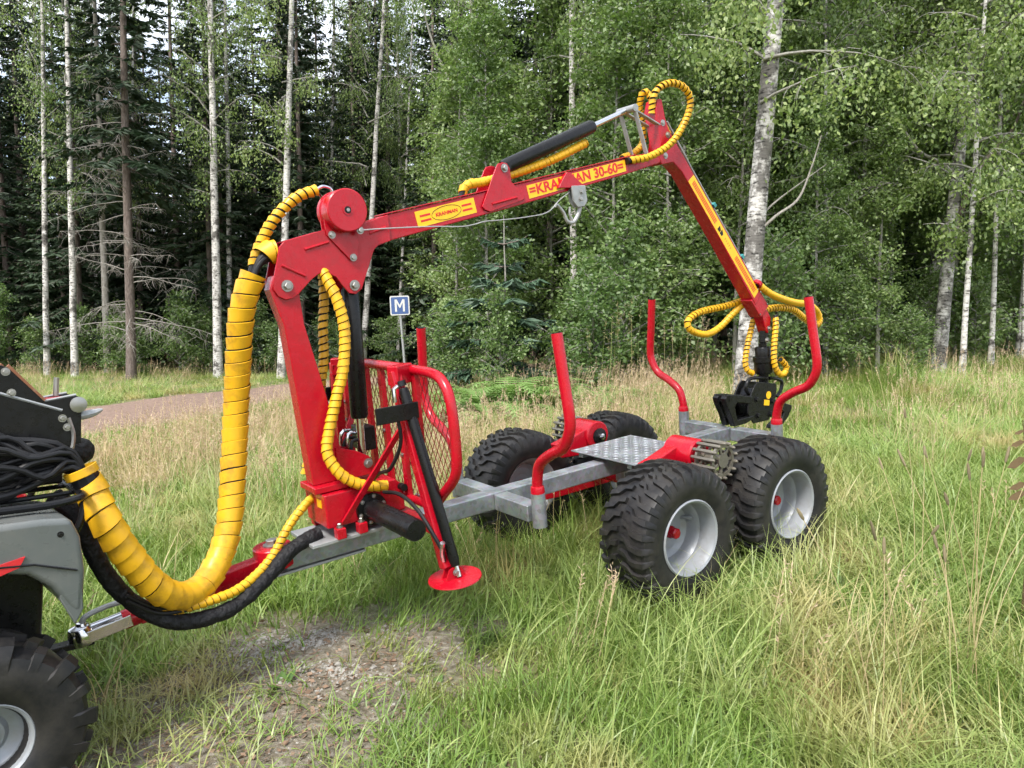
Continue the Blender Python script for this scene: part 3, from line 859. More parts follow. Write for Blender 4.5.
# stick
sk = [(.292, 2.372), (.315, 2.44), (.35, 2.44), (.375, 2.33), (.40, 2.262), (.592, 2.018), (1.117, 1.362), (1.262, 1.160), (1.205, 1.085), (.843, 1.566), (.505, 2.0), (.43, 2.06), (.325, 2.045), (.30, 2.09), (.325, 2.2)]
stick = MB().prism(sk, -.052, .052).build('stick_boom', 'red', crane, 0.006)
sx = np.array([.6247, 0, -.7809]); sz = np.array([.7809, 0, .6247])
e = np.array([1.235, 0, 1.121])
MB().bar(e - sx * .05, e + sx * .115, .118, .096, up=(0, 1, 0)).build('stick_nose', 'red', crane, 0.004)
for k in range(5):
    for s in (-1, 1):
        bolt(crane, e + sx * (.09) + sz * (.049 if s > 0 else -.049) + np.array([0, (-.05 + .025 * k), 0]), sz * s, .005, .007)
for q in ((.349, 2.298), (.389, 2.227), (.36, 2.10)):
    bolt(stick, (q[0], -.052, q[1]), (0, -1, 0), .013, .008, 'bolt'); bolt(stick, (q[0], .052, q[1]), (0, 1, 0), .013, .008, 'bolt')
sdec = decal('stick_decal', [(.556, 1.943), (.610, 1.984), (1.236, 1.187), (1.186, 1.140)], -.0523, 'decal_yellow', stick)
mb = MB()
for off in (-.012, .0, .012):
    for t0, t1 in ((.03, .36), (.66, .97)):
        A = np.array([.583, -.0538, 1.9635]); Bq = np.array([1.211, -.0538, 1.1635])
        dq = (Bq - A)
        mb.bar(A + dq * t0 + sz * off, A + dq * t1 + sz * off, .0012, .0065, up=sz)
mb.build('stripe', 'decal_red', sdec)
A = np.array([.583, -.0538, 1.9635]); dq = np.array([1.211, -.0538, 1.1635]) - A
mb = MB()
q = A + dq * .40
for k in (0, 1):
    b0 = q + sx * (.035 * k)
    mb.add([b0 - sz * .018, b0 + sz * .018, b0 + sx * .03 - sz * .018 + 0 * sz, b0 - sz * .018 - np.array([0, .001, 0])], [(0, 1, 2)])
    mb.add([b0 + sz * .018, b0 + sx * .032 + sz * .004, b0 + sx * .03 - sz * .018], [(0, 1, 2)])
mb.build('emblem', 'black_paint', sdec, smooth=0)
mb = MB()
for t in (.50, .52, .54, .56, .58):
    mb.bar(A + dq * t - sz * .008, A + dq * t + sz * .008, .0012, .004, up=sx)
mb.build('small_print', 'decal_red', sdec)
# grease / hydraulic pipes on the back of the stick with teal clips
for v in (-.02, .01):
    MB().tube([np.array([.42, v, 2.315]) , np.array([.62, v, 2.02]) + sz * .012, np.array([1.24, v, 1.21]) + sz * .02], .007, 8).build('hydraulic_pipe', 'cable', crane)
for t in (.30, .74):
    c = np.array([.62, -.012, 2.02]) * (1 - t) + np.array([1.24, -.012, 1.21]) * t + sz * .022
    MB().box(c, (.03, .06, .026), (sx, (0, 1, 0), sz)).build('pipe_clip', 'teal', crane, 0.003)
# lift cylinder
q0, q1 = np.array([-1.812, 0, 1.455]), np.array([-1.845, 0, .592]); dl = (q1 - q0) / np.linalg.norm(q1 - q0)
lc = MB().tube([q0, q0 + dl * .02, q0 + dl * .63, q0 + dl * .645], [.036, .044, .044, .038], 24).build('lift_cylinder', 'black_paint', crane)
MB().cyl(q0 + dl * .63, q1 - dl * .03, .021).build('piston_rod', 'chrome', lc)
MB().cyl(q1 + (0, -.045, 0), q1 + (0, .045, 0), .032).build('rod_eye', 'black_paint', lc)
# snatch block under the boom
sb = MB().prism([(-.535, 1.905), (-.469, 1.992), (-.445, 1.992), (-.345, 1.918), (-.35, 1.905), (-.43, 1.905)], -.075, -.051).build('block_bracket', 'red', crane, 0.003)
blk = empty('snatch_block', crane)
MB().prism([(-.445, 1.915), (-.345, 1.918), (-.335, 1.83), (-.36, 1.80), (-.41, 1.795), (-.44, 1.83)], -.085, -.073).build('block_cheek', 'galv_dull', blk, 0.003)
MB().prism([(-.445, 1.915), (-.345, 1.918), (-.335, 1.83), (-.36, 1.80), (-.41, 1.795), (-.44, 1.83)], -.050, -.040).build('block_cheek', 'galv_dull', blk, 0.003)
bolt(blk, (-.375, -.085, 1.88), (0, -1, 0), .01, .01); bolt(blk, (-.385, -.085, 1.84), (0, -1, 0), .012, .008)
hk = smooth_path([(-.37, -.06, 1.83), (-.385, -.06, 1.77), (-.43, -.06, 1.715), (-.475, -.06, 1.72), (-.50, -.06, 1.77), (-.545, -.06, 1.815), (-.56, -.06, 1.80)], 30)[0]
MB().tube(hk, np.linspace(.014, .008, 30), 10).build('hook', 'cable', blk)
hk = smooth_path([(-.45, -.06, 1.80), (-.455, -.06, 1.76), (-.44, -.06, 1.73)], 10)[0]
MB().tube(hk, .006, 8).build('hook_latch', 'cable', blk)
cb = smooth_path([(-1.78, -.125, 1.712), (-1.663, -.13, 1.715), (-1.412, -.13, 1.716), (-1.239, -.13, 1.71), (-1.15, -.12, 1.718), (-1.08, -.12, 1.732), (-.99, -.11, 1.736), (-.8, -.10, 1.748), (-.638, -.09, 1.772), (-.532, -.075, 1.84), (-.44, -.06, 1.885)], 70)[0]
MB().tube(cb, .0032, 7).build('winch_cable', 'cable', crane)

# stabiliser legs, mirrored
for s in (-1, 1):
    lg = empty('stabiliser_leg', crane)
    T = lambda u, v, z: np.array([u, -s * v if s > 0 else v, z])
    a, b_ = T(-1.795, -.345, 1.06), T(-1.735, -.56, .16)
    MB().bar(a, b_, .05, .05, up=(1, 0, 0)).build('leg_post', 'red', lg, 0.005)
    MB().bar(T(-1.70, -.30, 1.04), T(-1.81, -.36, 1.04), .06, .09).build('leg_bracket', 'red', lg, 0.006)
    a, b_ = T(-1.785, -.405, .985), T(-1.712, -.605, .175)
    dv = (b_ - a) / np.linalg.norm(b_ - a)
    cl = MB().tube([a, a + dv * .02, b_ - dv * .03, b_], [.020, .0245, .0245, .019], 18).build('leg_cylinder', 'black_paint', lg)
    MB().cyl(b_ - dv * .01, b_ + dv * .05, .014, seg=12).build('piston_rod', 'chrome', cl)
    MB().tube([a - dv * .035, a - dv * .01], [.018, .022], 14).build('cylinder_eye', 'black_paint', cl)
    MB().lathe([(0, -.004), (.118, -.004), (.124, 0), (.122, .006), (.05, .009), (0, .009)], T(-1.713, -.59, .112), (-.05, 0, 1), 36).build('foot_plate', 'red', lg)
    for q in (-.02, .02):
        MB().prism([(-1.77, .118), (-1.665, .118), (-1.69, .165), (-1.72, .175), (-1.75, .165)], T(0, -.59 + q, 0)[1] - .004, T(0, -.59 + q, 0)[1] + .004).build('foot_lug', 'red', lg)
    bolt(lg, T(-1.72, -.618, .150), (0, s, 0), .011, .012, 'pin')
    MB().bar(T(-1.955, -.455, .885), T(-1.745, -.455, .885), .012, .075).build('control_plate', 'black_paint', lg, 0.003)
    MB().tube([T(-1.84, -.42, .93), T(-1.84, -.42, .99), T(-1.82, -.42, 1.0)], .011, 8).build('hose_fitting', 'chrome', lg)
    MB().tube(smooth_path([T(-1.77, -.61, .30), T(-1.76, -.58, .24), T(-1.75, -.57, .20)], 10)[0], .012, 8).build('hose_fitting', 'chrome', lg)
    MB().tube(smooth_path([T(-1.84, -.2, .47), T(-1.82, -.33, .48), T(-1.80, -.45, .43), T(-1.785, -.545, .34), T(-1.765, -.59, .26)], 30)[0], .0095, 8).build('leg_hose', 'hose', lg)
    MB().tube(smooth_path([T(-1.84, -.42, .90), T(-1.83, -.42, .75), T(-1.86, -.35, .62), T(-1.86, -.22, .57), T(-1.87, -.14, .52)], 30)[0], .009, 8).build('leg_hose', 'hose', lg)
    MB().bar(T(-2.03, -.135, .35), T(-1.72, -.30, .83), .012, .03, up=(1, 0, 0)).build('brace', 'red', lg, 0.002)
# valve block fittings between post and headboard
vb = MB().box((-1.80, .06, .70), (.07, .14, .12)).build('valve_block', 'black_paint', crane, 0.006)
for k in range(4):
    MB().tube(smooth_path([(-1.84, .0 + .04 * k, .70 + .03 * (k % 2)), (-1.89, .0 + .04 * k, .70 + .03 * (k % 2)), (-1.90, .0 + .04 * k, .64), (-1.9, .05, .55)], 14)[0], .009, 8).build('hose_fitting', 'chrome' if k % 2 else 'hose', vb)
MB().cyl((-1.65, -.17, .40), (-1.65, -.24, .40), .014).build('hose_fitting', 'chrome', crane)
MB().cyl((-1.72, -.14, .46), (-1.72, -.18, .46), .018).build('breather', 'black_paint', crane)

# --- hoses
def hose(pts, r_in, r_out, pitch, fill, label=None, n=120, ext=0.0, mat='yellow', name='hydraulic_hose', flare=.004):
    pth, L = smooth_path(pts, n)
    h = MB().tube(pth, r_in, 10).build(name, 'hose', crane)
    if r_out:
        MB().wrap(pth, r_out, pitch, fill, flare).build('spiral_wrap', mat, h)
    if label: h['label'] = label
    return h
big = [tuple(a2t((-0.345, .325, 1.065))), tuple(a2t((-0.372, .335, 1.0))), (-3.035, -.345, .676), (-2.97, -.325, .50), (-2.875, -.285, .325), (-2.757, -.20, .245), (-2.635, -.11, .285), (-2.53, -.03, .43), (-2.45, .05, .70), (-2.395, .08, .97), (-2.365, .06, 1.17), (-2.34, .03, 1.347), (-2.308, .01, 1.46), (-2.265, 0, 1.545)]
hose(big, .050, .054, .062, .95, 'thick yellow wrapped hose bundle sagging from the quad bike to the crane', 200, flare=.0065)
for k in range(7):
    a = k / 7 * 2 * math.pi; o = np.array([.012 * math.cos(a), .028 * math.sin(a), .026 * math.cos(a)])
    hose([np.array((-2.29, .005, 1.49)) + o, np.array((-2.245, 0, 1.585)) + o, np.array((-2.19, 0, 1.625)) + o * .9, np.array((-2.12, 0, 1.62)) + o * .7], .011, 0, 0, 0, n=24)
MB().wrap(smooth_path([(-2.232, 0, 1.608), (-2.185, 0, 1.638), (-2.16, 0, 1.64)], 20)[0], .052, .05, .9, .004).build('spiral_wrap', 'yellow', crane)
hose([(-2.262, .03, 1.555), (-2.235, .03, 1.626), (-2.195, .03, 1.70), (-2.143, .03, 1.775), (-2.074, .03, 1.841), (-1.996, .03, 1.892), (-1.915, .03, 1.915)], .019, .024, .036, .76)
MB().tube(smooth_path([(-1.915, .03, 1.918), (-1.88, .03, 1.932), (-1.845, .03, 1.922), (-1.835, .03, 1.895)], 20)[0], .008, 8).build('steel_elbow', 'chrome', crane)
MB().tube(smooth_path([(-1.915, .035, 1.908), (-1.895, .04, 1.895), (-1.88, .04, 1.87)], 12)[0], .007, 8).build('steel_elbow', 'chrome', crane)
hose([(-1.962, -.03, 1.56), (-1.945, -.06, 1.49), (-1.922, -.09, 1.40), (-1.906, -.10, 1.256), (-1.936, -.10, 1.07), (-1.979, -.10, .957), (-2.045, -.10, .77), (-2.062, -.11, .683), (-2.02, -.14, .585), (-1.925, -.15, .515), (-1.805, -.16, .485)], .019, .0245, .034, .93, n=140)
hose([(-1.92, .06, 1.56), (-1.907, .09, 1.50), (-1.911, .10, 1.4), (-1.934, .10, 1.255), (-1.942, .10, 1.148), (-1.965, .10, 1.036), (-2.05, .10, .73), (-2.10, .12, .56)], .017, .022, .036, .78, n=120)
hose([(-1.143, -.02, 1.870), (-1.128, -.02, 1.912), (-1.085, -.02, 1.935), (-1.00, -.015, 1.945), (-.81, 0, 1.985), (-.524, 0, 2.065), (-.25, 0, 2.168)], .018, .0225, .030, .86, n=140)
hose([(.02, -.065, 2.062), (.06, -.075, 2.066), (.183, -.09, 2.085), (.364, -.10, 2.168), (.505, -.10, 2.312), (.556, -.10, 2.43), (.505, -.095, 2.508), (.405, -.08, 2.532), (.315, -.06, 2.498), (.285, -.04, 2.44), (.29, -.02, 2.36)], .014, .0195, .032, .72, n=150)
hose([(.10, .075, 2.10), (.218, .08, 2.135), (.302, .085, 2.198), (.318, .09, 2.30), (.30, .09, 2.42), (.31, .07, 2.50), (.345, .06, 2.50), (.365, .05, 2.45), (.42, .05, 2.37), (.50, .04, 2.25)], .014, .0185, .03, .72, n=140)
MB().cyl((.028, -.066, 2.062), (.012, -.064, 2.06), .021).build('hose_mouth', 'hose', crane)
# loose end loops at the stick nose
hose([(1.235, -.05, 1.235), (1.30, -.06, 1.185), (1.40, -.055, 1.140), (1.59, -.02, 1.09), (1.80, .03, 1.05), (2.02, .08, 1.02), (2.19, .12, .95), (2.245, .13, .87), (2.16, .11, .845), (1.95, .06, .91), (1.72, .02, 1.01), (1.5, .02, 1.04), (1.38, .03, 1.03)], .018, .0225, .030, .86, n=220)
hose([(1.255, .06, 1.135), (1.20, .085, 1.115), (1.05, .11, 1.092), (.82, .12, 1.077), (.69, .12, 1.03), (.71, .12, .962), (.86, .115, .915), (1.0, .11, .948), (1.13, .09, 1.035), (1.21, .075, 1.085)], .0165, .021, .030, .86, n=200)
MB().lathe([(.024, 0), (.034, .004), (.034, .03), (.028, .034)], (1.215, -.05, 1.225), (.6, -.05, .5), 18, closed=True).build('hose_ring', 'red', crane)
# lower black sleeve and thin hose along the drawbar
blk_pts = [tuple(a2t((-.28, .18, .97))), (-3.115, -.225, .68), (-3.05, -.225, .43), (-2.955, -.225, .265), (-2.817, -.235, .155), (-2.608, -.20, .13), (-2.427, -.135, .19), (-2.285, -.09, .272), (-2.13, -.06, .312)]
pth, L = smooth_path(blk_pts, 160)
_q = np.random.default_rng(6).normal(0, 1, 160); wr = .034 + .0022 * np.convolve(_q, [.25, .5, .25], 'same')
slv = MB().tube(pth, wr, 14).build('hose_sleeve', 'fabric', crane)
slv['label'] = 'wrinkled black fabric sleeve round the lower hoses'
hose([(-2.90, -.23, .21), (-2.712, -.22, .200), (-2.548, -.165, .195), (-2.385, -.09, .255), (-2.26, -.03, .37), (-2.15, .02, .44), (-2.09, .05, .46)], .015, .0185, .030, .86, n=120)
for o in (0, .022):
    hose([(-3.0, -.31, .33 + o), (-2.9, -.27, .235 + o), (-2.8, -.24, .20 + o), (-2.72, -.225, .19 + o)], .008, 0, 0, 0, n=30)
# hoses lying over the quad bike's rack
for k in range(15):
    y0 = .30 + .022 * (k % 4) + .010 * math.sin(k * 2.1); z0 = 1.03 + .0145 * k + .016 * math.sin(k * 1.7)
    pts = [(.60 + .03 * k, y0 + .03, z0 - .06), (.25, y0 + .03, z0 - .01), (-.06, y0 - .01, z0 + .01), (-.20, .315 + .012 * (k % 4), z0 * .6 + 1.11 * .4), (-.30, .31 + .012 * (k % 4), 1.085 + .006 * k), (-.36, .315 + .010 * (k % 4), 1.02 + .007 * (k % 5))]
    _h = np.random.default_rng(70 + k)
    pts = [tuple(np.array(p) + (_h.normal(0, .022, 3) if 0 < i < 4 else 0)) for i, p in enumerate(pts)]
    hose([tuple(a2t(p)) for p in pts], .0105 if k % 3 else .013, 0, 0, 0, n=40, name='control_hose')
tongue = MB().lathe([(.056, 0), (.0595, .002), (.0595, .03), (.056, .032)], a2t((-.346, .325, 1.06)), np.array(a2t((-.346, .325, 1.06))) - np.array(a2t((-0.375, .335, .985))), 24, closed=True).build('hose_mouth', 'yellow', crane)

# ------------------------------------------------------------------ rotator and grapple
grap = tag(empty('timber_grapple', mat=TM), 'black timber grapple hanging from the stick over the rear cross member', 'grapple')
MB().prism([(1.255, 1.08), (1.345, 1.04), (1.385, .98), (1.372, .90), (1.345, .87), (1.325, .90), (1.30, .97)], -.04, .04).build('hanger_yoke', 'red', grap, 0.005)
MB().bar((1.357, 0, .92), (1.345, 0, .80), .05, .045, up=(1, 0, 0)).build('hanger_link', 'black_paint', grap, 0.006)
bolt(grap, (1.36, -.042, .905), (0, -1, 0), .014, .014, 'pin'); bolt(grap, (1.348, -.027, .82), (0, -1, 0), .014, .016, 'pin')
MB().lathe([(0, .80), (.03, .80), (.03, .775), (.052, .772), (.056, .765), (.056, .705), (.074, .70), (.074, .665), (.066, .66), (.066, .59), (.058, .575), (.036, .57), (.036, .50), (0, .50)][::-1], (1.335, 0, 0), (0, 0, 1), 28).build('rotator', 'black_paint', grap)
MB().bar((1.36, -.02, .665), (1.50, -.05, .650), .06, .022).build('rotator_port', 'black_paint', grap, 0.004)
for pts in ([(1.25, -.03, .43), (1.13, -.03, .455), (1.09, -.03, .51), (1.13, -.03, .565), (1.24, -.03, .56), (1.33, -.03, .54)], [(1.36, -.03, .54), (1.45, -.03, .52), (1.505, -.03, .49), (1.49, -.03, .43), (1.44, -.03, .39)]):
    MB().tube(smooth_path(pts, 30)[0], .013, 10).build('guard_loop', 'black_paint', grap)
for s in (-1, 1):
    bx = MB().prism([(1.13, .52), (1.17, .545), (1.38, .50), (1.385, .46), (1.345, .31), (1.28, .245), (1.11, .25), (1.05, .33), (1.06, .42)], s * .062, s * .075).build('grapple_body', 'black_paint', grap, 0.004)
    for q in ((1.15, .42), (1.33, .38), (1.16, .30), (1.30, .29)):
        bolt(bx, (q[0], s * .075, q[1]), (0, s, 0), .018, .014, 'pin', 'black_paint')
MB().prism([(1.15, .50), (1.37, .46), (1.33, .33), (1.28, .27), (1.12, .27), (1.08, .40)], -.055, .055).build('grapple_cylinder_block', 'black_paint', grap, 0.01)
dcl = MB().lathe([(0, 0), (.028, 0), (.028, .001), (0, .001)], (1.285, -.0755, .43), (0, -1, 0), 24).build('round_decal', 'decal_yellow', grap)
MB().prism([(1.235, .405), (1.295, .392), (1.287, .352), (1.227, .365)], -.0765, -.0755).build('square_decal', 'decal_yellow', grap)
for s in (-1, 1):
    # the two jaws: curved, boxed tongs; the front one lies on the cross member
    for v0 in (-.08, -.01) if s < 0 else (-.045, .0):
        if s < 0:
            prof = [(1.10, .45), (.90, .495), (.83, .50), (.805, .48), (.82, .43), (.86, .36), (.895, .268), (1.02, .268), (1.10, .285), (1.11, .31), (.93, .31), (.905, .40), (.93, .435), (1.08, .40)]
        else:
            prof = [(1.33, .40), (1.45, .36), (1.53, .325), (1.60, .30), (1.605, .28), (1.56, .22), (1.47, .16), (1.40, .15), (1.41, .175), (1.48, .205), (1.51, .26), (1.45, .295), (1.33, .32)]
        MB().prism(prof, v0, v0 + .045).build('jaw', 'black_paint', grap, 0.005)
MB().bar((.84, -.08, .476), (.84, .035, .476), .05, .035, up=(1, 0, 0)).build('jaw_spreader', 'black_paint', grap, 0.004)
MB().cyl((.93, -.02, .455), (1.12, -.02, .425), .03).build('jaw_cylinder', 'black_paint', grap)
for pts in ([(1.325, .06, 1.0), (1.31, .075, .91), (1.27, .08, .80), (1.235, .08, .68), (1.24, .07, .61), (1.285, .055, .58)], [(1.41, -.06, .995), (1.39, -.075, .92), (1.365, -.08, .82), (1.345, -.085, .70), (1.36, -.085, .62), (1.41, -.085, .565), (1.475, -.08, .565), (1.50, -.075, .61), (1.44, -.07, .67)]):
    pth, L = smooth_path(pts, 90)
    h = MB().tube(pth, .015, 10).build('hydraulic_hose', 'hose', grap)
    MB().wrap(pth, .0195, .03, .8, .004).build('spiral_wrap', 'yellow', h)

# ------------------------------------------------------------------ the quad bike
atv = tag(empty('quad_bike', mat=AM), 'grey quad bike with muddy knobbly tyres coupled to the trailer drawbar', 'quad bike')
m_at = tyre_mesh(0.325, 0.26, 0.128, 18, 'knob').mesh('tyre', 'atv_tyre', 30)
m_ar = MB().lathe([(.134, -.100), (.138, -.107), (.131, -.111), (.122, -.103), (.117, -.08), (.112, -.04), (.10, -.028), (.075, -.02), (.06, -.035), (.042, -.035), (.038, -.05), (0, -.05)], (0, 0, 0), (0, 1, 0), 40, caps=False).mesh('rim', 'rim', 30)
m_ab = MB().lathe([(0.03, 0.0), (.10, 0.0), (.12, .09), (.134, .10)], (0, 0, 0), (0, 1, 0), 32, caps=False).mesh('rim_back', 'rim', 30)
for x in (0.0, 1.28):
    for s in (1, -1):
        w = empty('wheel', atv, mat=Matrix.Translation((x + .03, s * .49, .272)) @ Matrix.Rotation(math.pi if s > 0 else 0, 4, 'Z') @ Matrix.Rotation(.4 + x, 4, 'Y'))
        for nm, me in (('tyre', m_at), ('rim', m_ar), ('rim_back', m_ab)): put(nm, me, w)
MB().cyl((.03, -.42, .272), (.03, .42, .272), .04).build('rear_axle', 'black_paint', atv)
MB().prism([(-.22, .42), (-.24, .70), (.1, .80), (1.3, .80), (1.5, .62), (1.45, .40), (.6, .30), (.1, .32)], -.20, .20).build('chassis', 'black_paint', atv, .03)
for s in (1, -1):
    fp = [(-.262, .90), (-.235, .968), (-.15, .978), (.20, .985), (.42, .96), (.50, .86), (.47, .76), (.38, .70), (.33, .76), (.24, .805), (.12, .825), (0.0, .825), (-.10, .80), (-.165, .745), (-.215, .66), (-.247, .628), (-.262, .66), (-.272, .78)]
    y0, y1 = (.20, .60) if s > 0 else (-.60, -.20)
    fo = MB().prism(fp, y0, y1).build('rear_fender', 'grey_plastic', atv)
    b = fo.modifiers.new('bevel', 'BEVEL'); b.width = .04; b.segments = 4; b.limit_method = 'ANGLE'; b.angle_limit = R_(40); b.harden_normals = True
    MB().prism([(.02, .845), (-.095, .868), (-.078, .835), (.02, .805)], s * .604 - .003, s * .604 + .003).build('reflector', 'lens_red', fo)
    MB().tube([(-.245, s * .603, .79), (-.12, s * .606, .835), (.1, s * .606, .86), (.4, s * .604, .83)], .0035, 6).build('panel_seam', 'black_paint', fo)
    for q in ((-.20, .92), (.05, .93), (.35, .92)):
        bolt(fo, (q[0], s * .599, q[1]), (0, s, 0), .007, .006, 'bolt', 'black_paint')
    MB().prism([(-.20, .965), (-.27, .92), (-.275, .865), (-.20, .87)], s * .26 - .06, s * .26 + .06).build('tail_light', 'lens_red', atv, .01)
    ff = [(.86, .72), (.90, .88), (1.05, .97), (1.45, .95), (1.62, .84), (1.64, .70), (1.55, .74), (1.40, .80), (1.2, .81), (1.0, .76)]
    fo = MB().prism(ff, s * .40 - .2, s * .40 + .2).build('front_fender', 'grey_plastic', atv, .02)
    MB().prism([(.42, .38), (.92, .38), (.95, .42), (.42, .42)], s * .40 - .12, s * .40 + .12).build('foot_rest', 'black_paint', atv, .008)
    # mud flap skin with a crease below the fender corner
    MB().prism([(-.258, .80), (-.20, .79), (-.19, .70), (-.235, .60), (-.262, .65)], s * .585 - .012, s * .585 + .012).build('mud_flap', 'grey_plastic', atv, .006)
MB().prism([(.10, .98), (.12, 1.06), (.35, 1.05), (.75, 1.0), (.95, 1.08), (1.0, .95), (.9, .85), (.15, .85)], -.16, .16).build('seat', 'fabric', atv, .03)
MB().prism([(1.0, .85), (1.02, 1.1), (1.15, 1.15), (1.35, 1.0), (1.5, .86)], -.22, .22).build('front_cowl', 'grey_plastic', atv, .03)
MB().tube(smooth_path([(.95, .40, 1.14), (1.02, .28, 1.20), (1.06, .1, 1.22), (1.06, -.1, 1.22), (1.02, -.28, 1.20), (.95, -.40, 1.14)], 40)[0], .013, 10).build('handlebar', 'black_paint', atv)
# rear rack of bent tube
rk = empty('rear_rack', atv)
lp = [(.42, .40, .99), (.30, .47, 1.01), (0, .49, 1.005), (-.20, .48, 1.0), (-.29, .45, 1.005), (-.325, .38, 1.005), (-.33, 0, 1.005), (-.325, -.38, 1.005), (-.29, -.45, 1.005), (-.20, -.48, 1.0), (0, -.49, 1.005), (.30, -.47, 1.01), (.42, -.40, .99)]
MB().tube(smooth_path(lp, 90)[0], .014, 10).build('rack_tube', 'black_paint', rk)
for y in (-.3, -.15, 0, .15, .3):
    MB().tube([(-.33, y, 1.0), (.42, y, .99)], .009, 8).build('rack_bar', 'black_paint', rk)
for y in (-.36, .36):
    MB().tube(smooth_path([(-.33, y, 1.0), (-.335, y, .95), (-.30, y, .86), (-.22, y * .9, .80)], 16)[0], .013, 10).build('rack_stay', 'black_paint', rk)
    MB().bar((-.05, y * 1.2, .97), (-.05, y * 1.2, 1.0), .03, .03).build('rack_foot', 'black_paint', rk)
# winch tower standing on the rack
tw = empty('rear_winch_tower', atv)
for y in (.215, .085):
    MB().prism([(.25, 1.50), (-.125, 1.475), (-.145, 1.465), (-.255, 1.335), (-.36, 1.352), (-.385, 1.34), (-.395, 1.31), (-.375, 1.285), (-.37, 1.17), (-.10, 1.13), (.25, 1.13)], y - .006, y + .006).build('tower_plate', 'black_paint', tw, .002)
    MB().prism([(-.14, 1.470), (-.253, 1.338), (-.258, 1.345), (-.147, 1.478)], y - .008, y + .008).build('worn_edge', 'rust', tw)
    MB().tube([(-.255, y, 1.339), (-.36, y, 1.356)], .005, 6).build('plate_edge', 'galv_dull', tw)
    MB().tube([(-.05, y + .004, 1.40), (-.31, y + .004, 1.30)], .006, 6).build('plate_edge', 'galv_dull', tw)
    for q in ((-.135, 1.452), (-.15, 1.375), (-.31, 1.27), (-.325, 1.235)):
        bolt(tw, (q[0], y + .006, q[1]), (0, 1, 0), .010, .010)
MB().prism([(-.24, 1.34), (-.34, 1.345), (-.34, 1.30), (-.2, 1.30)], .10, .20).build('red_guard', 'red', tw, .003)
MB().cyl((-.365, .09, 1.318), (-.365, .225, 1.318), .026).build('fairlead_roller', 'cable', tw)
MB().lathe([(.03, 0), (.03, .006), (.012, .010), (0, .010)], (-.365, .222, 1.318), (0, 1, 0), 18).build('roller_end', 'bolt', tw)
MB().tube([(-.31, .14, 1.35), (-.315, .14, 1.42)], .010, 8).build('latch_pin', 'bolt', tw)
MB().tube(smooth_path([(-.29, .19, 1.285), (-.36, .20, 1.272), (-.42, .20, 1.280), (-.455, .20, 1.292)], 14)[0], [.006, .009, .013, .015, .016, .016, .016, .016, .016, .016, .015, .013, .010, .004], 8).build('release_lever', 'galv_dull', tw)
MB().tube(smooth_path([(-.33, .22, 1.27), (-.345, .22, 1.20), (-.33, .22, 1.13), (-.30, .2, 1.08)], 16)[0], .008, 6).build('safety_chain', 'bolt', tw)
MB().box((.0, .15, 1.07), (.62, .10, .10)).build('tower_foot', 'black_paint', tw, .01)
MB().tube(smooth_path([(-.05, .02, 1.12), (-.2, .0, 1.13), (-.34, -.02, 1.12), (-.45, -.03, 1.10), (-.475, -.03, 1.095)], 20)[0], np.r_[np.linspace(.03, .052, 6), np.full(12, .056), .05, .03], 14).build('rolled_cover', 'fabric', tw)
MB().prism([(-.25, .30), (-.44, .30), (-.44, .325), (-.25, .325)], -.03, .03).build('tow_tongue', 'black_paint', atv, .003)
MB().lathe([(.012, 0), (.012, .03), (.025, .045), (.02, .07), (0, .075)], (-.40, 0, .325), (0, 0, 1), 16).build('tow_ball', 'chrome', atv)

# ------------------------------------------------------------------ road sign
sx_, sy_ = -2.26, 16.4
sz_ = float(hz(sx_, sy_))
sign = tag(empty('road_sign', loc=(sx_, sy_, sz_)), 'small blue square passing-place sign with white M on a leaning grey pole', 'road sign')
lean = -0.075
ca = Matrix.Rotation(lean, 4, 'Y')
pole = MB().cyl((0, 0, -.05), (0, 0, 1.95 - sz_ * .3), .028, seg=14).build('pole', 'galv_dull', sign)
pole.matrix_local = ca
pz = 1.6 + (330.5 - 306) / 765 * 16.45
hh = (pz - sz_)
pm = Matrix.Translation((math.tan(lean) * hh, 0, hh)) @ Matrix.Rotation(lean * .6, 4, 'Y') @ Matrix.Rotation(R_(9), 4, 'Z')
def rrect(w, h, r, n=5):
    out = []
    for cx, cy, a0 in ((w - r, h - r, 0), (-w + r, h - r, 90), (-w + r, -h + r, 180), (w - r, -h + r, 270)):
        out += [(cx + r * math.cos(R_(a0 + 90 * k / n)), cy + r * math.sin(R_(a0 + 90 * k / n))) for k in range(n + 1)]
    return out
plate = empty('sign_plate', sign, mat=pm)
MB().prism(rrect(.205, .205, .035), -.042, -.034).build('white_border', 'white', plate)
MB().prism(rrect(.180, .180, .022), -.0445, -.0425).build('blue_face', 'blue', plate)
MB().prism([(-.105, -.13), (-.105, .13), (-.06, .13), (0, .01), (.06, .13), (.105, .13), (.105, -.13), (.062, -.13), (.062, .06), (.012, -.045), (-.012, -.045), (-.062, .06), (-.062, -.13)], -.0475, -.0455).build('letter', 'white', plate)

# ------------------------------------------------------------------ leaves, twigs and trees
def leaf_quads(C, size, rng, droop=0.4, aspect=0.62):
    """one small four-cornered leaf at each point: a rhombus folded a little along its rib"""
    n = len(C)
    az = rng.uniform(0, 2 * np.pi, n); el = rng.normal(-droop, 0.5, n)
    d = np.stack([np.cos(az) * np.cos(el), np.sin(az) * np.cos(el), np.sin(el)], 1)
    r = rng.normal(size=(n, 3)); w = np.cross(d, r); w /= np.linalg.norm(w, axis=1)[:, None]
    L = (size * rng.uniform(0.65, 1.3, n))[:, None]
    v = np.stack([C, C + d * L * 0.45 + w * L * aspect * 0.5, C + d * L, C + d * L * 0.45 - w * L * aspect * 0.5], 1).reshape(-1, 3)
    return v, np.arange(4 * n).reshape(-1, 4)

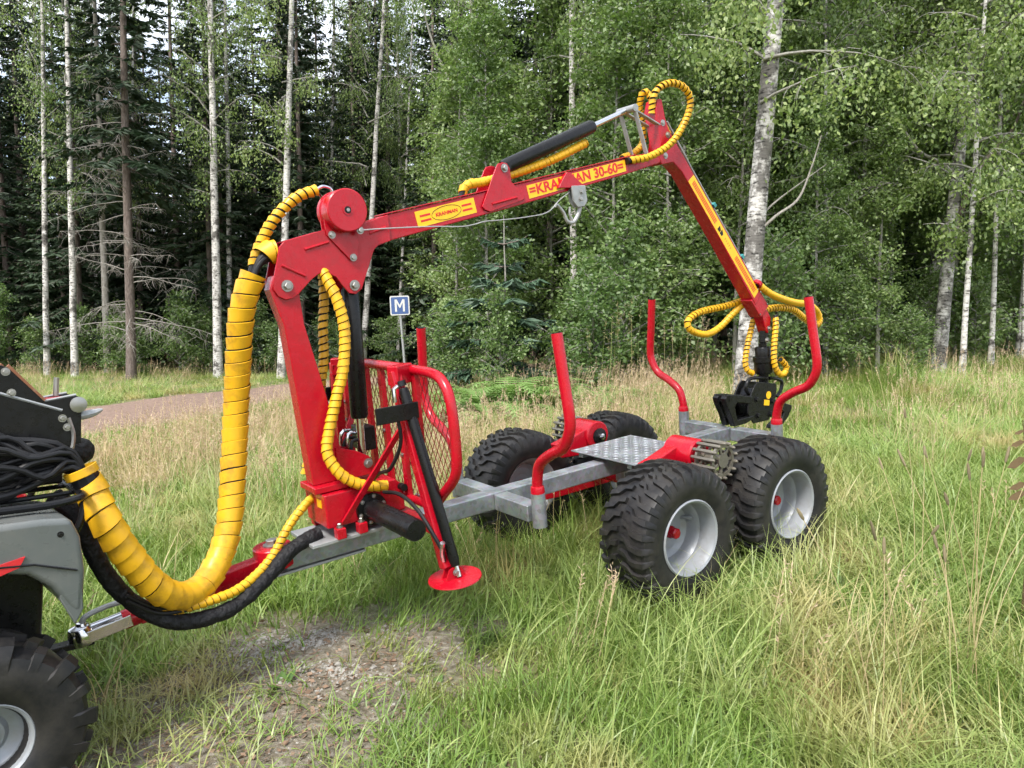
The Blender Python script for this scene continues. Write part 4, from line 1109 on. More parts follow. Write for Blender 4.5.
def tube_np(paths, rads, seg=5):
    V, F = [], []; o = 0
    a = np.linspace(0, 2 * np.pi, seg, endpoint=False)
    for p, r in zip(paths, rads):
        p = np.asarray(p, float); t, N, B = transport(p)
        v = (p[:, None] + np.asarray(r)[:, None, None] * (np.cos(a)[None, :, None] * N[:, None] + np.sin(a)[None, :, None] * B[:, None])).reshape(-1, 3)
        k = np.arange(len(p) - 1)[:, None] * seg; j = np.arange(seg)[None]
        F.append((np.stack([k + j, k + (j + 1) % seg, k + seg + (j + 1) % seg, k + seg + j], -1).reshape(-1, 4)) + o)
        V.append(v); o += len(v)
    return np.concatenate(V), np.concatenate(F)

def limb_path(p, az, up, length, rng, n=6, sag=0.0, wob=0.08):
    d = np.array([math.cos(az) * math.cos(up), math.sin(az) * math.cos(up), math.sin(up)])
    pts = [np.asarray(p, float)]
    for k in range(n - 1):
        d = d + rng.normal(size=3) * wob + np.array([0, 0, -sag]); d /= np.linalg.norm(d)
        pts.append(pts[-1] + d * length / (n - 1))
    return np.array(pts)

def broadleaf(seed, H, z0, spread, n_limb, leaves, leaf, droop, up=(0.5, 1.0), sag=0.10, hang=0.5, mat='birch_leaf', bark_='bark_grey'):
    """returns (wood mesh, leaf mesh): limbs, twigs and leaf clusters about a stem that rises from the origin"""
    g = np.random.default_rng(seed)
    paths, rads, tips = [], [], []
    for k in range(n_limb):
        f = (k + g.uniform(0, 1)) / n_limb
        z = z0 + (H - z0) * f ** 0.9
        ln = spread * (1.0 - 0.72 * f) * g.uniform(0.6, 1.2) * (0.55 + 0.45 * min(1, f * 4))
        p = limb_path((0, 0, z), g.uniform(0, 2 * np.pi), g.uniform(*up), ln, g, 7, sag)
        paths.append(p); rads.append(np.linspace(0.012 + 0.011 * ln, 0.004, 7))
        for q in range(int(4 + ln * 3)):
            i = g.integers(2, 7); b = p[i] if i < 7 else p[-1]
            tp_ = limb_path(b, g.uniform(0, 2 * np.pi), g.uniform(-0.5, 0.6), ln * g.uniform(0.18, 0.42), g, 5, sag + hang * 0.25)
            paths.append(tp_); rads.append(np.linspace(0.007, 0.002, 5)); tips.append(tp_)
    tips = np.array(tips)
    per = max(1, leaves // len(tips))
    idx = np.repeat(np.arange(len(tips)), per)
    t = g.uniform(0.15, 1.0, len(idx)) * 4
    i0 = np.minimum(t.astype(int), 3); fr = (t - i0)[:, None]
    C = tips[idx, i0] * (1 - fr) + tips[idx, i0 + 1] * fr
    C = C + g.normal(size=C.shape) * np.array([0.09, 0.09, 0.07]) * (1 + 0.5 * spread / 2)
    C[:, 2] -= g.exponential(0.16 * hang, len(C))
    lv, lf = leaf_quads(C, leaf, g, droop)
    wv, wf = tube_np(paths, rads, 4)
    return np_mesh('limbs', wv, wf, bark_), np_mesh('crown', lv, lf, mat)

def spruce(seed, H, spread, z0, mat='spruce_needle', dens=1.0, bare=0.0):
    """limbs in whorls, each fringed with hanging needle sprays"""
    g = np.random.default_rng(seed)
    paths, rads, Q = [], [], []
    z = z0
    while z < H - 0.3:
        f = (z - z0) / (H - z0)
        for b in range(g.integers(4, 7)):
            az = g.uniform(0, 2 * np.pi); ln = spread * (1 - f) ** 0.8 * g.uniform(0.65, 1.15) + 0.15
            n = 8
            s = np.linspace(0, 1, n)
            rise = 0.25 * (f - 0.35) * ln
            zz = z + rise * s * 2 - 0.42 * ln * s ** 1.3 * (1 - f) + 0.22 * ln * s ** 3
            wob = np.cumsum(g.normal(0, 0.03 * ln, n))
            px, py = math.cos(az), math.sin(az)
            p = np.stack([px * ln * s - py * wob, py * ln * s + px * wob, zz], 1)
            paths.append(p); rads.append(np.linspace(0.016, 0.003, n))
            m = int(ln * 26 * dens) + 6
            tt = g.uniform(0.12 + bare, 1.0, m) * (n - 1); i0 = np.minimum(tt.astype(int), n - 2); fr = (tt - i0)[:, None]
            c = p[i0] * (1 - fr) + p[i0 + 1] * fr
            side = g.choice([-1, 1], m)
            fw = g.uniform(0.2, 0.9, m)
            dx = np.stack([px * fw - py * side, py * fw + px * side, g.uniform(-0.9, -0.05, m)], 1)
            dx /= np.linalg.norm(dx, axis=1)[:, None]
            L = g.uniform(0.14, 0.38, m) * (0.6 + 0.5 * (1 - f))
            Q.append((c, dx, L))
        z += g.uniform(0.26, 0.46)
    c = np.concatenate([q[0] for q in Q]); d = np.concatenate([q[1] for q in Q]); L = np.concatenate([q[2] for q in Q])[:, None]
    V, F = [], []; o = 0
    for rep in range(2):
        w = np.cross(d, g.normal(size=d.shape)); w /= np.linalg.norm(w, axis=1)[:, None]
        wd = L * 0.085 + 0.010
        v = np.stack([c - w * wd * .5, c + d * L * .4 - w * wd * 1.1, c + d * L, c + d * L * .4 + w * wd * 1.1], 1).reshape(-1, 3)
        V.append(v); F.append(np.arange(len(v)).reshape(-1, 4) + o); o += len(v)
    wv, wf = tube_np(paths, rads, 4)
    return np_mesh('limbs', wv, wf, 'bark_spruce'), np_mesh('crown', np.concatenate(V), np.concatenate(F), mat)

def trunk_mesh(H, r0, r1, lean, seed, mat, seg=12, bend=0.12):
    g = np.random.default_rng(seed); n = 22
    s = np.linspace(0, 1, n); z = s * (H + 0.5) - 0.5
    wx = np.cumsum(g.normal(0, bend / n, n)) ; wy = np.cumsum(g.normal(0, bend / n, n))
    wx -= wx[2]; wy -= wy[2]
    p = np.stack([lean[0] * z + wx, lean[1] * z + wy, z], 1)
    r = r1 + (r0 - r1) * (1 - s) ** 0.9
    r = r * (1 + 0.35 * np.exp(-np.maximum(z, 0) / 0.22))
    mb = MB(); mb.tube(p, r, seg)
    return mb, p, r

BIRCH = [broadleaf(21 + k, 17, 4.2, 2.6, 46, 22000, 0.072, 0.9, (0.3, 0.9), 0.10, 1.3) for k in range(4)]
BIRCH_THIN = [broadleaf(121 + k, 17, 5.0, 2.2, 40, 6500, 0.085, 0.8, (0.35, 1.0), 0.08, 1.0) for k in range(3)]
YB = [broadleaf(35 + k, 10, 2.4, 2.0, 44, 15000, 0.072, 0.8, (0.3, 0.9), 0.10, 1.1) for k in range(2)]
SAP = [broadleaf(41 + k, 8.5, 0.9, 1.7, 46, 12500, 0.088, 0.35, (0.25, 0.9), 0.05, 0.3, 'aspen_leaf') for k in range(3)]
SHR = [broadleaf(61 + k, 2.4, 0.12, 1.25, 34, 4200, 0.085, 0.2, (0.3, 1.1), 0.04, 0.15, 'shrub_leaf') for k in range(3)]
SPR = [spruce(81 + k, 17, 2.3, (1.6, 0.8, 2.6)[k], dens=1.15) for k in range(3)]
SPR_TOP = spruce(95, 18, 1.9, 5.6, dens=1.1)
PIN = spruce(97, 3.2, 1.0, 0.25, 'pine_needle', 2.2)
PINET = broadleaf(99, 18, 9.0, 2.2, 22, 7000, 0.17, 0.0, (0.1, 0.7), 0.0, 0.0, 'pine_needle')

def tree(name, label, cat, x, y, H, r0, lean, bark_, crown, seed, group=None, cscale=1.0, czs=1.0, limb_mat=None, rot=None, dead=False):
    z = float(hz(x, y))
    t = empty(name, loc=(x, y, z - 0.03))
    tag(t, label, cat, group)
    mb, p, r = trunk_mesh(H, r0, r0 * 0.25, lean, seed, bark_)
    tr = mb.build('trunk', bark_, t)
    if crown:
        limbs, leaves = crown
        sh = Matrix.Identity(4); sh[0][2] = lean[0]; sh[1][2] = lean[1]
        m = sh @ Matrix.Diagonal((cscale, cscale, czs, 1)) @ Matrix.Rotation(rot if rot is not None else seed * 1.7, 4, 'Z')
        c = put('crown', leaves, t); c.matrix_local = m; c['kind'] = 'stuff'
        l_ = put('limbs', limbs, t); l_.matrix_local = m; l_['kind'] = 'stuff'
    return t, p, r

def along(p, z):
    return np.array([np.interp(z, p[:, 2], p[:, k]) for k in range(3)])

# named trees: the trunks that can be told apart
def dead_limbs(p, parent, seed, z_lo, z_hi, n, ln, mat='bark_dead', sag=0.16):
    g = np.random.default_rng(seed); paths, rads = [], []
    for k in range(n):
        z = g.uniform(z_lo, z_hi); b = along(p, z)
        l = ln * g.uniform(0.5, 1.1) * (1 - 0.35 * (z - z_lo) / (z_hi - z_lo + .01))
        q = limb_path(b, g.uniform(0, 2 * np.pi), g.uniform(-0.05, 0.35), l, g, 9, sag * .5, 0.07)
        q[:, 2] += 0.10 * l * np.linspace(0, 1, 9) ** 3
        paths.append(q); rads.append(np.linspace(0.016, 0.003, 9))
        for m in range(int(5 + l * 9)):
            i = g.integers(2, 9); tq = limb_path(q[i], g.uniform(0, 2 * np.pi), g.uniform(-1.0, 0.0), g.uniform(.15, .5) * l * .5, g, 4, 0.2, 0.15)
            paths.append(tq); rads.append(np.linspace(0.005, 0.0018, 4))
    v, f = tube_np(paths, rads, 4)
    return tag(put('dead_branches', np_mesh('dead_branches', v, f, mat), parent), kind='stuff')

def side_branch(parent, p, z, pts, r, mat):
    b = along(p, z)
    q, _ = smooth_path([b] + [b + np.array(o) for o in pts], 24)
    return MB().tube(q, np.linspace(r, r * .3, 24), 7).build('branch', mat, parent)

tree('birch_tree', 'slim white birch, outermost trunk before the dark spruces by the gravel road', 'birch', -14.28, 23.46, 17, .095, (.029, .0), 'bark_birch', BIRCH_THIN[0], 1, cscale=.75)
tree('birch_tree', 'slim white birch beside the road, second trunk in from the picture edge', 'birch', -13.14, 22.96, 17, .105, (.011, .01), 'bark_birch', BIRCH_THIN[1], 2, cscale=.75)
t, p, r = tree('spruce_tree', 'thin grey spruce trunk between the roadside birches and the dead-branched spruce', 'spruce', -12.67, 23.96, 17, .11, (.002, .0), 'bark_dead', SPR_TOP, 3, cscale=.8)
dead_limbs(p, t, 31, 1.2, 8.5, 26, 1.3)
t, p, r = tree('spruce_tree', 'tall spruce with bare drooping dead branches low on its brown trunk', 'spruce', -10.93, 21.96, 18, .14, (.012, .0), 'bark_spruce', SPR_TOP, 4, cscale=1.0)
dead_limbs(p, t, 32, 0.9, 8.8, 62, 2.6)
tree('birch_tree', 'bright white birch with black patches seen just past the rising yellow hose', 'birch', -8.64, 22.47, 17, .135, (.005, .0), 'bark_birch', BIRCH_THIN[2], 5, cscale=.9)
tree('birch_tree', 'narrow birch standing close behind the bright white birch', 'birch', -9.18, 24.97, 17, .098, (.007, .0), 'bark_birch', BIRCH_THIN[0], 6, cscale=.75)
tree('birch_tree', 'leaning white birch behind the crane post and winch', 'birch', -6.64, 21.97, 17, .125, (.051, .0), 'bark_birch', BIRCH_THIN[1], 7, cscale=.9)
tree('birch_tree', 'faint thin birch above the winch drum', 'birch', -6.42, 26.97, 17, .088, (.027, .0), 'bark_birch', BIRCH_THIN[2], 8, cscale=.7)
tree('birch_tree', 'pale birch leaning over the boom root behind the winch', 'birch', -4.9, 25.06, 17, .11, (.071, .0), 'bark_birch', BIRCH_THIN[0], 9, cscale=.8)
tree('birch_tree', 'very thin birch stem above the blue road sign', 'birch', -3.91, 26.0, 15, .062, (.056, .0), 'bark_birch', BIRCH[3], 10, cscale=.6)
t, p, r = tree('aspen_tree', 'leaning grey-stemmed aspen rising behind the black boom cylinder', 'aspen', -0.17, 19.03, 15, .09, (-.09, .0), 'bark_grey', BIRCH[1], 11, cscale=1.0)
side_branch(t, p, 5.5, [(-.6, 0, 1.2), (-1.3, .1, 2.8), (-1.6, 0, 4.2)], .05, 'bark_grey')
tree('birch_tree', 'grey-white birch trunk crossing behind the snatch block', 'birch', 1.38, 17.03, 16, .089, (-.012, .0), 'bark_birch', BIRCH[0], 12, cscale=.95)
tree('birch_tree', 'slim birch trunk seen behind the falling stick of the crane', 'birch', 3.55, 16.03, 16, .084, (-.010, .0), 'bark_birch', BIRCH[2], 13, cscale=.95)
t, p, r = tree('birch_tree', 'thick white birch leaning behind the grapple, broadest trunk in the forest edge', 'birch', 3.26, 10.79, 17, .15, (.066, .01), 'bark_oldbirch', BIRCH[3], 14, cscale=1.05, czs=.95, rot=2.2)
side_branch(t, p, 2.35, [(.25, -.1, .25), (.55, -.1, .48), (.72, -.1, .9), (.85, -.1, 1.35)], .024, 'bark_dead')
side_branch(t, p, 2.55, [(.3, .1, .28), (.7, .1, .58), (1.0, .1, .8)], .016, 'bark_dead')
t, p, r = tree('pine_tree', 'straight brown pine trunk amid leafy birches beyond the rear stake', 'pine', 7.02, 17.03, 18, .115, (.001, .0), 'bark_spruce', PINET, 15)
dead_limbs(p, t, 33, 2.5, 7.5, 9, .9)
tree('birch_tree', 'slim birch just beyond the brown pine trunk', 'birch', 7.88, 16.01, 15, .063, (-.02, .0), 'bark_birch', BIRCH[1], 16, cscale=.8)
tree('birch_tree', 'thinnest birch behind the brown pine trunk', 'birch', 8.84, 19.01, 15, .062, (-.004, .0), 'bark_birch', BIRCH[2], 17, cscale=.7)
t, p, r = tree('birch_tree', 'crooked dark-patched birch with a black branch sweeping up at the forest edge', 'birch', 7.52, 13.5, 16, .122, (.056, .0), 'bark_oldbirch', BIRCH[0], 18, cscale=1.25, czs=.84, rot=4.0)
side_branch(t, p, 2.1, [(.15, -.1, .8), (.45, -.1, 1.5), (.95, -.1, 2.1), (1.25, -.1, 3.0)], .055, 'bark_spruce')
side_branch(t, p, 3.4, [(-.25, 0, .25), (-.7, 0, .5), (-1.1, .1, 1.2)], .035, 'bark_grey')
tree('birch_tree', 'whiter birch stem standing right behind the crooked birch', 'birch', 8.45, 15.6, 15, .10, (.055, .0), 'bark_birch', BIRCH[3], 19, cscale=.8)
t, p, r = tree('pine_tree', 'reddish slender pine trunk near the picture edge beyond the crooked birch', 'pine', 11.99, 19.02, 18, .08, (-.005, .0), 'bark_pine', PINET, 20, cscale=.8)
tree('birch_tree', 'white birch trunk cut by the picture edge beyond the reddish pine', 'birch', 9.95, 15.01, 15, .085, (.037, .0), 'bark_birch', BIRCH[1], 21, cscale=.95)
tree('pine_tree', 'small soft blue-green young pine in the thicket behind the boom', 'pine', -0.15, 13.4, 3.2, .03, (0, 0), 'bark_grey', PIN, 22, cscale=1.1)

gD = 'drooping young birches by the crooked birch'
for k, (x, y, s) in enumerate([(5.5, 13.4, .95), (6.5, 14.4, 1.1), (8.7, 13.9, 1.0), (9.7, 14.5, 1.1), (10.9, 15.2, 1.1), (7.3, 12.4, .95), (7.3, 16.4, 1.2), (4.7, 15.2, 1.0)]):
    tree('young_birch', 'young birch with drooping light green foliage beyond the rear stake', 'birch', x, y, 9.5 * s, .05, (rng.uniform(-.03, .03), 0), 'bark_birch', YB[k % 2], 500 + k, gD, cscale=s, czs=s)

# the thicket: saplings and shrubs
gA = 'leafy saplings in the thicket behind the trailer'
SAPL = [(-1.3, 17.2, .9), (-0.6, 18.6, 1.05), (-0.5, 15.6, .85), (0.9, 18.0, 1.1), (1.9, 14.6, .95), (2.3, 16.6, 1.1), (2.9, 14.0, .8), (4.3, 14.8, .95), (4.6, 17.4, 1.15), (5.5, 15.6, 1.0),
        (3.6, 19.0, 1.2), (6.2, 18.2, 1.1), (1.2, 20.5, 1.2), (-0.2, 21.4, 1.1), (-2.2, 24.4, 1.0), (-3.0, 26.4, 1.1)]
for k, (x, y, s) in enumerate(SAPL):
    tree('sapling', 'bright green leafy sapling in the dense thicket behind the trailer', 'sapling', x, y, 7.6 * s, .045, (rng.uniform(-.03, .03), 0), 'bark_grey', SAP[k % 3], 200 + k, gA, cscale=s, czs=s)
gB = 'leafy saplings under the birches'
for k, (x, y, s) in enumerate([(6.4, 13.4, .62), (7.0, 15.2, .8), (8.9, 15.4, .7), (9.4, 17.0, .9), (10.6, 16.4, .8), (11.6, 18.0, .9), (8.2, 18.0, 1.0), (5.1, 12.9, .55)]):
    tree('sapling', 'light green sapling growing under the birches beyond the rear stake', 'sapling', x, y, 7.6 * s, .04, (rng.uniform(-.03, .03), 0), 'bark_grey', SAP[(k + 1) % 3], 230 + k, gB, cscale=s, czs=s)
def shrub(label, x, y, s, k, group):
    t = empty('shrub', loc=(x, y, float(hz(x, y)) - .03)); tag(t, label, 'shrub', group)
    t.rotation_euler.z = k * 2.3; t.scale = (s, s, s * rng.uniform(.85, 1.2))
    limbs, leaves = SHR[k % 3]
    tag(put('foliage', leaves, t), kind='stuff'); tag(put('stem', limbs, t), kind='stuff')
gS = 'low shrubs along the meadow edge'
for k, (x, y, s) in enumerate([(-1.0, 13.6, .75), (-0.2, 12.6, .62), (1.05, 13.4, .8), (1.3, 12.2, .85), (1.9, 13.0, 1.0), (2.6, 13.6, 1.1), (4.2, 12.2, .8), (5.6, 12.9, .75),
                             (6.3, 14.2, .9), (6.6, 12.7, .5), (7.9, 14.6, .7), (8.7, 14.4, .75), (9.5, 15.6, .9), (10.6, 15.4, .8), (-1.2, 15.7, .8), (3.0, 15.2, 1.2), (11.6, 16.2, .9)]):
    shrub('low leafy shrub at the meadow edge behind the trailer', x, y, s, k, gS)
gR = 'small shrubs at the foot of the roadside spruces'
for k, (x, y, s) in enumerate([(-16.2, 24.2, .9), (-14.9, 24.0, .7), (-13.7, 24.3, .8), (-12.2, 23.6, .8), (-11.4, 23.3, .7), (-10.2, 23.4, .9), (-9.6, 24.0, .8), (-8.0, 24.2, .9), (-7.2, 23.6, .7), (-6.0, 24.6, .8), (-5.2, 24.2, .7), (-13.0, 25.5, 1.1), (-9.9, 26, 1.2), (-3.9, 24.4, .7)]):
    shrub('small leafy shrub at the foot of the roadside spruces', x, y, s, k, gR)

# spruces one can still tell from the mass
gF = 'dark spruces behind the birches'
g = np.random.default_rng(3)
SPOTS = []
tries = 0
while len(SPOTS) < 84 and tries < 6000:
    tries += 1
    y = g.uniform(22.5, 37); x = g.uniform(-.80, .80) * y
    if x > 1: y2 = y - 3
    else: y2 = y
    if road_dist(np.array(x), np.array(y2)) < 2.6: continue
    if x < -3 and y2 < 25: continue
    if any((x - a) ** 2 + (y2 - b) ** 2 < 1.9 ** 2 for a, b in SPOTS): continue
    SPOTS.append((x, y2))
for k, (x, y) in enumerate(SPOTS):
    s = g.uniform(.74, 1.15)
    tree('spruce_tree', 'dark spruce in the shade of the forest behind the front trees', 'spruce', x, y, 16.5 * s, .13 * s, (g.uniform(-.01, .01), 0), 'bark_spruce', SPR[k % 3], 300 + k, gF, cscale=s, czs=s)
gW = 'pale birch stems deep in the forest'
for k in range(26):
    y = g.uniform(24, 33); x = g.uniform(-.70, .72) * y
    if road_dist(np.array(x), np.array(y)) < 2.3 or (x < -3 and y < 26): continue
    tree('birch_tree', 'slim birch half hidden deep among the dark spruces', 'birch', x, y, 16, g.uniform(.06, .1), (g.uniform(-.04, .05), 0), 'bark_birch', BIRCH_THIN[k % 3], 400 + k, gW, cscale=.7)

# ------------------------------------------------------------------ scattered ground cover
def scatter(name, pts, rot, scl, idx, protos, label, cat):
    col = bpy.data.collections.new(name + '_kinds')
    for k, me in enumerate(protos):
        o = bpy.data.objects.new('%s_kind_%02d' % (name, k), me); col.objects.link(o)
    me = bpy.data.meshes.new(name)
    pts = np.asarray(pts, np.float32)
    me.vertices.add(len(pts)); me.vertices.foreach_set('co', pts.ravel())
    for nm, typ, key, arr in (('rot', 'FLOAT_VECTOR', 'vector', rot), ('scl', 'FLOAT_VECTOR', 'vector', scl), ('idx', 'INT', 'value', idx)):
        a = me.attributes.new(nm, typ, 'POINT'); a.data.foreach_set(key, np.asarray(arr, np.int32 if typ == 'INT' else np.float32).ravel())
    o = put(name, me)
    ng = bpy.data.node_groups.new(name, 'GeometryNodeTree')
    ng.interface.new_socket('Geometry', in_out='INPUT', socket_type='NodeSocketGeometry')
    ng.interface.new_socket('Geometry', in_out='OUTPUT', socket_type='NodeSocketGeometry')
    n, l = ng.nodes, ng.links
    gi, go = n.new('NodeGroupInput'), n.new('NodeGroupOutput')
    ci = n.new('GeometryNodeCollectionInfo'); ci.inputs['Collection'].default_value = col
    ci.inputs['Separate Children'].default_value = True; ci.inputs['Reset Children'].default_value = True
    ip = n.new('GeometryNodeInstanceOnPoints'); ip.inputs['Pick Instance'].default_value = True
    def attr(nm, typ):
        a = n.new('GeometryNodeInputNamedAttribute'); a.data_type = typ; a.inputs['Name'].default_value = nm
        return a.outputs['Attribute']
    er = n.new('FunctionNodeEulerToRotation')
    l.new(gi.outputs[0], ip.inputs['Points']); l.new(ci.outputs[0], ip.inputs['Instance'])
    l.new(attr('idx', 'INT'), ip.inputs['Instance Index'])
    l.new(attr('rot', 'FLOAT_VECTOR'), er.inputs[0]); l.new(er.outputs[0], ip.inputs['Rotation'])
    l.new(attr('scl', 'FLOAT_VECTOR'), ip.inputs['Scale'])
    l.new(ip.outputs[0], go.inputs[0])
    md = o.modifiers.new('scatter', 'NODES'); md.node_group = ng
    tag(o, label, cat, kind='stuff')
    return o

def blades(g, n, h, hv, spread, w, bend, segs=4, lean0=0.25):
    V, F = [], []; o = 0
    for k in range(n):
        H = h * g.uniform(1 - hv, 1 + hv); az = g.uniform(0, 2 * np.pi)
        b = np.array([g.normal(0, spread), g.normal(0, spread), -.01])
        d = np.array([math.cos(az), math.sin(az), 0]); side = np.array([-d[1], d[0], 0])
        if g.random() < .5: side = (side + d * g.normal(0, .7)); side /= np.linalg.norm(side)
        l0 = g.uniform(0.02, lean0); c = bend * g.uniform(.3, 1.5)
        ww = w * g.uniform(.6, 1.3)
        a = l0; p = b.copy()
        rows = []
        for s in range(segs + 1):
            t = s / segs
            wd = ww * (1 - t ** 1.6) * .5 + .0004
            rows += [p - side * wd, p + side * wd]
            a += c / segs
            p = p + (d * math.sin(a) + np.array([0, 0, math.cos(a)])) * H / segs
        V += rows
        F += [(o + 2 * s, o + 2 * s + 1, o + 2 * s + 3, o + 2 * s + 2) for s in range(segs)]
        o += 2 * (segs + 1)
    return np.array(V), np.array(F)

def seed_stalks(g, n, h, spread, head=.14, hw=.018, lean=.22):
    V, F, HV, HF = [], [], [], []
    for k in range(n):
        H = h * g.uniform(.7, 1.2); az = g.uniform(0, 2 * np.pi); l = g.uniform(.02, lean)
        b = np.array([g.normal(0, spread), g.normal(0, spread), -.01]); d = np.array([math.cos(az), math.sin(az), 0]); sd = np.array([-d[1], d[0], 0])
        pts = [b + (d * math.sin(l * t * 1.6) + np.array([0, 0, 1]) * math.cos(l * t)) * H * t for t in np.linspace(0, 1, 4)]
        for s in range(3):
            o = len(V); w0, w1 = .0016, .0013
            V += [pts[s] - sd * w0, pts[s] + sd * w0, pts[s + 1] + sd * w1, pts[s + 1] - sd * w1]; F.append((o, o + 1, o + 2, o + 3))
        top = pts[-1]; ax = pts[-1] - pts[-2]; ax /= np.linalg.norm(ax)
        for m in range(16):
            t = g.uniform(-.8, .25); q = top + ax * head * t
            r = g.normal(size=3); r /= np.linalg.norm(r)
            e = r * hw * g.uniform(.5, 1.6) * (1 - .5 * abs(t)) + ax * .014
            w = np.cross(e, g.normal(size=3)); w = w / np.linalg.norm(w) * .0026
            o = len(HV); HV += [q, q + e * .6 + w, q + e * 1.2, q + e * .6 - w]; HF.append((o, o + 1, o + 2, o + 3))
    return np.array(V), np.array(F), np.array(HV), np.array(HF)

def two_mat(name, v1, f1, m1, v2, f2, m2):
    me = np_mesh(name, np.concatenate([v1, v2]), np.concatenate([f1, f2 + len(v1)]), m1)
    me.materials.append(M[m2])
    mi = np.r_[np.zeros(len(f1), np.int32), np.ones(len(f2), np.int32)].astype(np.int32)
    me.polygons.foreach_set('material_index', mi)
    return me

g = np.random.default_rng(77)
P_short = [np_mesh('short_grass', *blades(g, 16, .13, .5, .045, .006, .9, 3), 'grass') for k in range(4)]
P_mid = [np_mesh('mid_grass', *blades(g, 19, .25, .45, .05, .0055, 1.3, 4), 'grass') for k in range(5)]
P_long = [np_mesh('long_grass', *blades(g, 16, .42, .4, .055, .006, 1.45, 4), 'grass_tall') for k in range(5)]
P_dryb = [np_mesh('dry_blades', *blades(g, 14, .34, .4, .05, .0045, .9), 'grass_dry') for k in range(3)]
P_seed = []
for k in range(5):
    a, b, c, d_ = seed_stalks(g, 6, .52, .07)
    P_seed.append(two_mat('seed_stalks', a, b, 'grass_dry', c, d_, 'seed'))
PROTO = P_short + P_mid + P_long + P_dryb + P_seed
I_SHORT, I_MID, I_LONG, I_DRY, I_SEED = range(0, 4), range(4, 9), range(9, 14), range(14, 17), range(17, 22)

def vnoise(x, y, s, seed=0):
    """smooth value noise 0..1"""
    gg = np.random.default_rng(900 + seed); T_ = gg.random((64, 64))
    u, v = np.asarray(x) * s + 200, np.asarray(y) * s + 200
    i, j = np.floor(u).astype(int), np.floor(v).astype(int); fu, fv = u - i, v - j
    fu, fv = fu * fu * (3 - 2 * fu), fv * fv * (3 - 2 * fv)
    t = lambda a, b: T_[a % 64, b % 64]
    return (t(i, j) * (1 - fu) + t(i + 1, j) * fu) * (1 - fv) + (t(i, j + 1) * (1 - fu) + t(i + 1, j + 1) * fu) * fv

WHEELS = [(.849, 4.062, .26), (.044, 5.202, .26), (1.561, 4.563, .26), (.756, 5.703, .26), (-1.72, 2.46, .24), (-2.42, 3.15, .24)]
def bare_amt(x, y):
    d = np.full(np.shape(x), 9.0)
    for bx, by, br in BARE: d = np.minimum(d, np.hypot(x - bx, y - by) - br)
    d = d + (vnoise(x, y, 3.0, 5) - .5) * .7
    return np.clip(.5 - d / .35, 0, 1)

def sample(n_per_m2, d0, d1, half=.80, near_extra=1.8):
    n = int(n_per_m2 * (half * (d1 ** 2 - d0 ** 2) + 2 * near_extra * (d1 - d0)))
    y = np.sqrt(g.uniform(d0 ** 2, d1 ** 2, n)); x = g.uniform(-1, 1, n) * (half * y + near_extra)
    return x, y

XS, YS, IX, SX, SZ = [], [], [], [], []
def emit(x, y, kinds, s, sz):
    XS.append(x); YS.append(y); IX.append(g.choice(list(kinds), len(x))); SX.append(s); SZ.append(sz)

def keep(x, y, m):
    rd = road_dist(x, y) > 1.75 + .35 * (vnoise(x, y, 2.0, 9) - .3)
    for wx, wy, wr in WHEELS: m = m & (np.hypot(x - wx, y - wy) > wr * .8)
    return m & rd

for d0, d1, dn in ((1.6, 3.2, 330), (3.2, 6.5, 290), (6.5, 11, 150), (11, 17, 64), (17, 27, 28)):
    x, y = sample(dn, d0, d1)
    b = bare_amt(x, y)
    dry = np.clip((vnoise(x, y, .55, 1) * .6 + vnoise(x, y, 1.7, 2) * .4 - .32) * 2.2, 0, 1)
    back = np.clip((y - 5.2) / 2.0, 0, 1)                                  # straw-coloured field behind the trailer
    leftg = np.clip((-x - .2 * y) / 2.0, 0, 1)
    lush = np.clip((x + .55) / .8, 0, 1) * (1 - back * .8)
    u = g.random(len(x))
    trod = np.clip(1.25 - np.hypot((x + 1.05) / 1.5, (y - 2.9) / 1.4), 0, 1)   # trodden by the coupling
    big = np.where(y > 11, 1.25, 1.0)
    # short
    m = keep(x, y, (u < .42 + .5 * trod) & (g.random(len(x)) > b * .80))
    emit(x[m], y[m], I_SHORT, g.uniform(.7, 1.3, m.sum()) * big[m], g.uniform(.6, 1.3, m.sum()) * (1 - .35 * trod[m]))
    m = keep(x, y, (u >= .42 + .5 * trod) & (u < .80) & (g.random(len(x)) > b * 1.2) & (g.random(len(x)) > back * dry * .75))
    emit(x[m], y[m], I_MID, g.uniform(.7, 1.3, m.sum()) * big[m], g.uniform(.6, 1.15, m.sum()) * (1 - .3 * back[m]))
    m = keep(x, y, (u >= .80) & (g.random(len(x)) < .25 + .75 * lush) & (b < .2) & (g.random(len(x)) > trod * 2.0) & (g.random(len(x)) > .8 * back * dry) & ((y > 2.9) | (x > 1.0)))
    emit(x[m], y[m], I_LONG, g.uniform(.7, 1.2, m.sum()) * big[m], g.uniform(.55, 1.05, m.sum()) * (1 - .25 * back[m]))
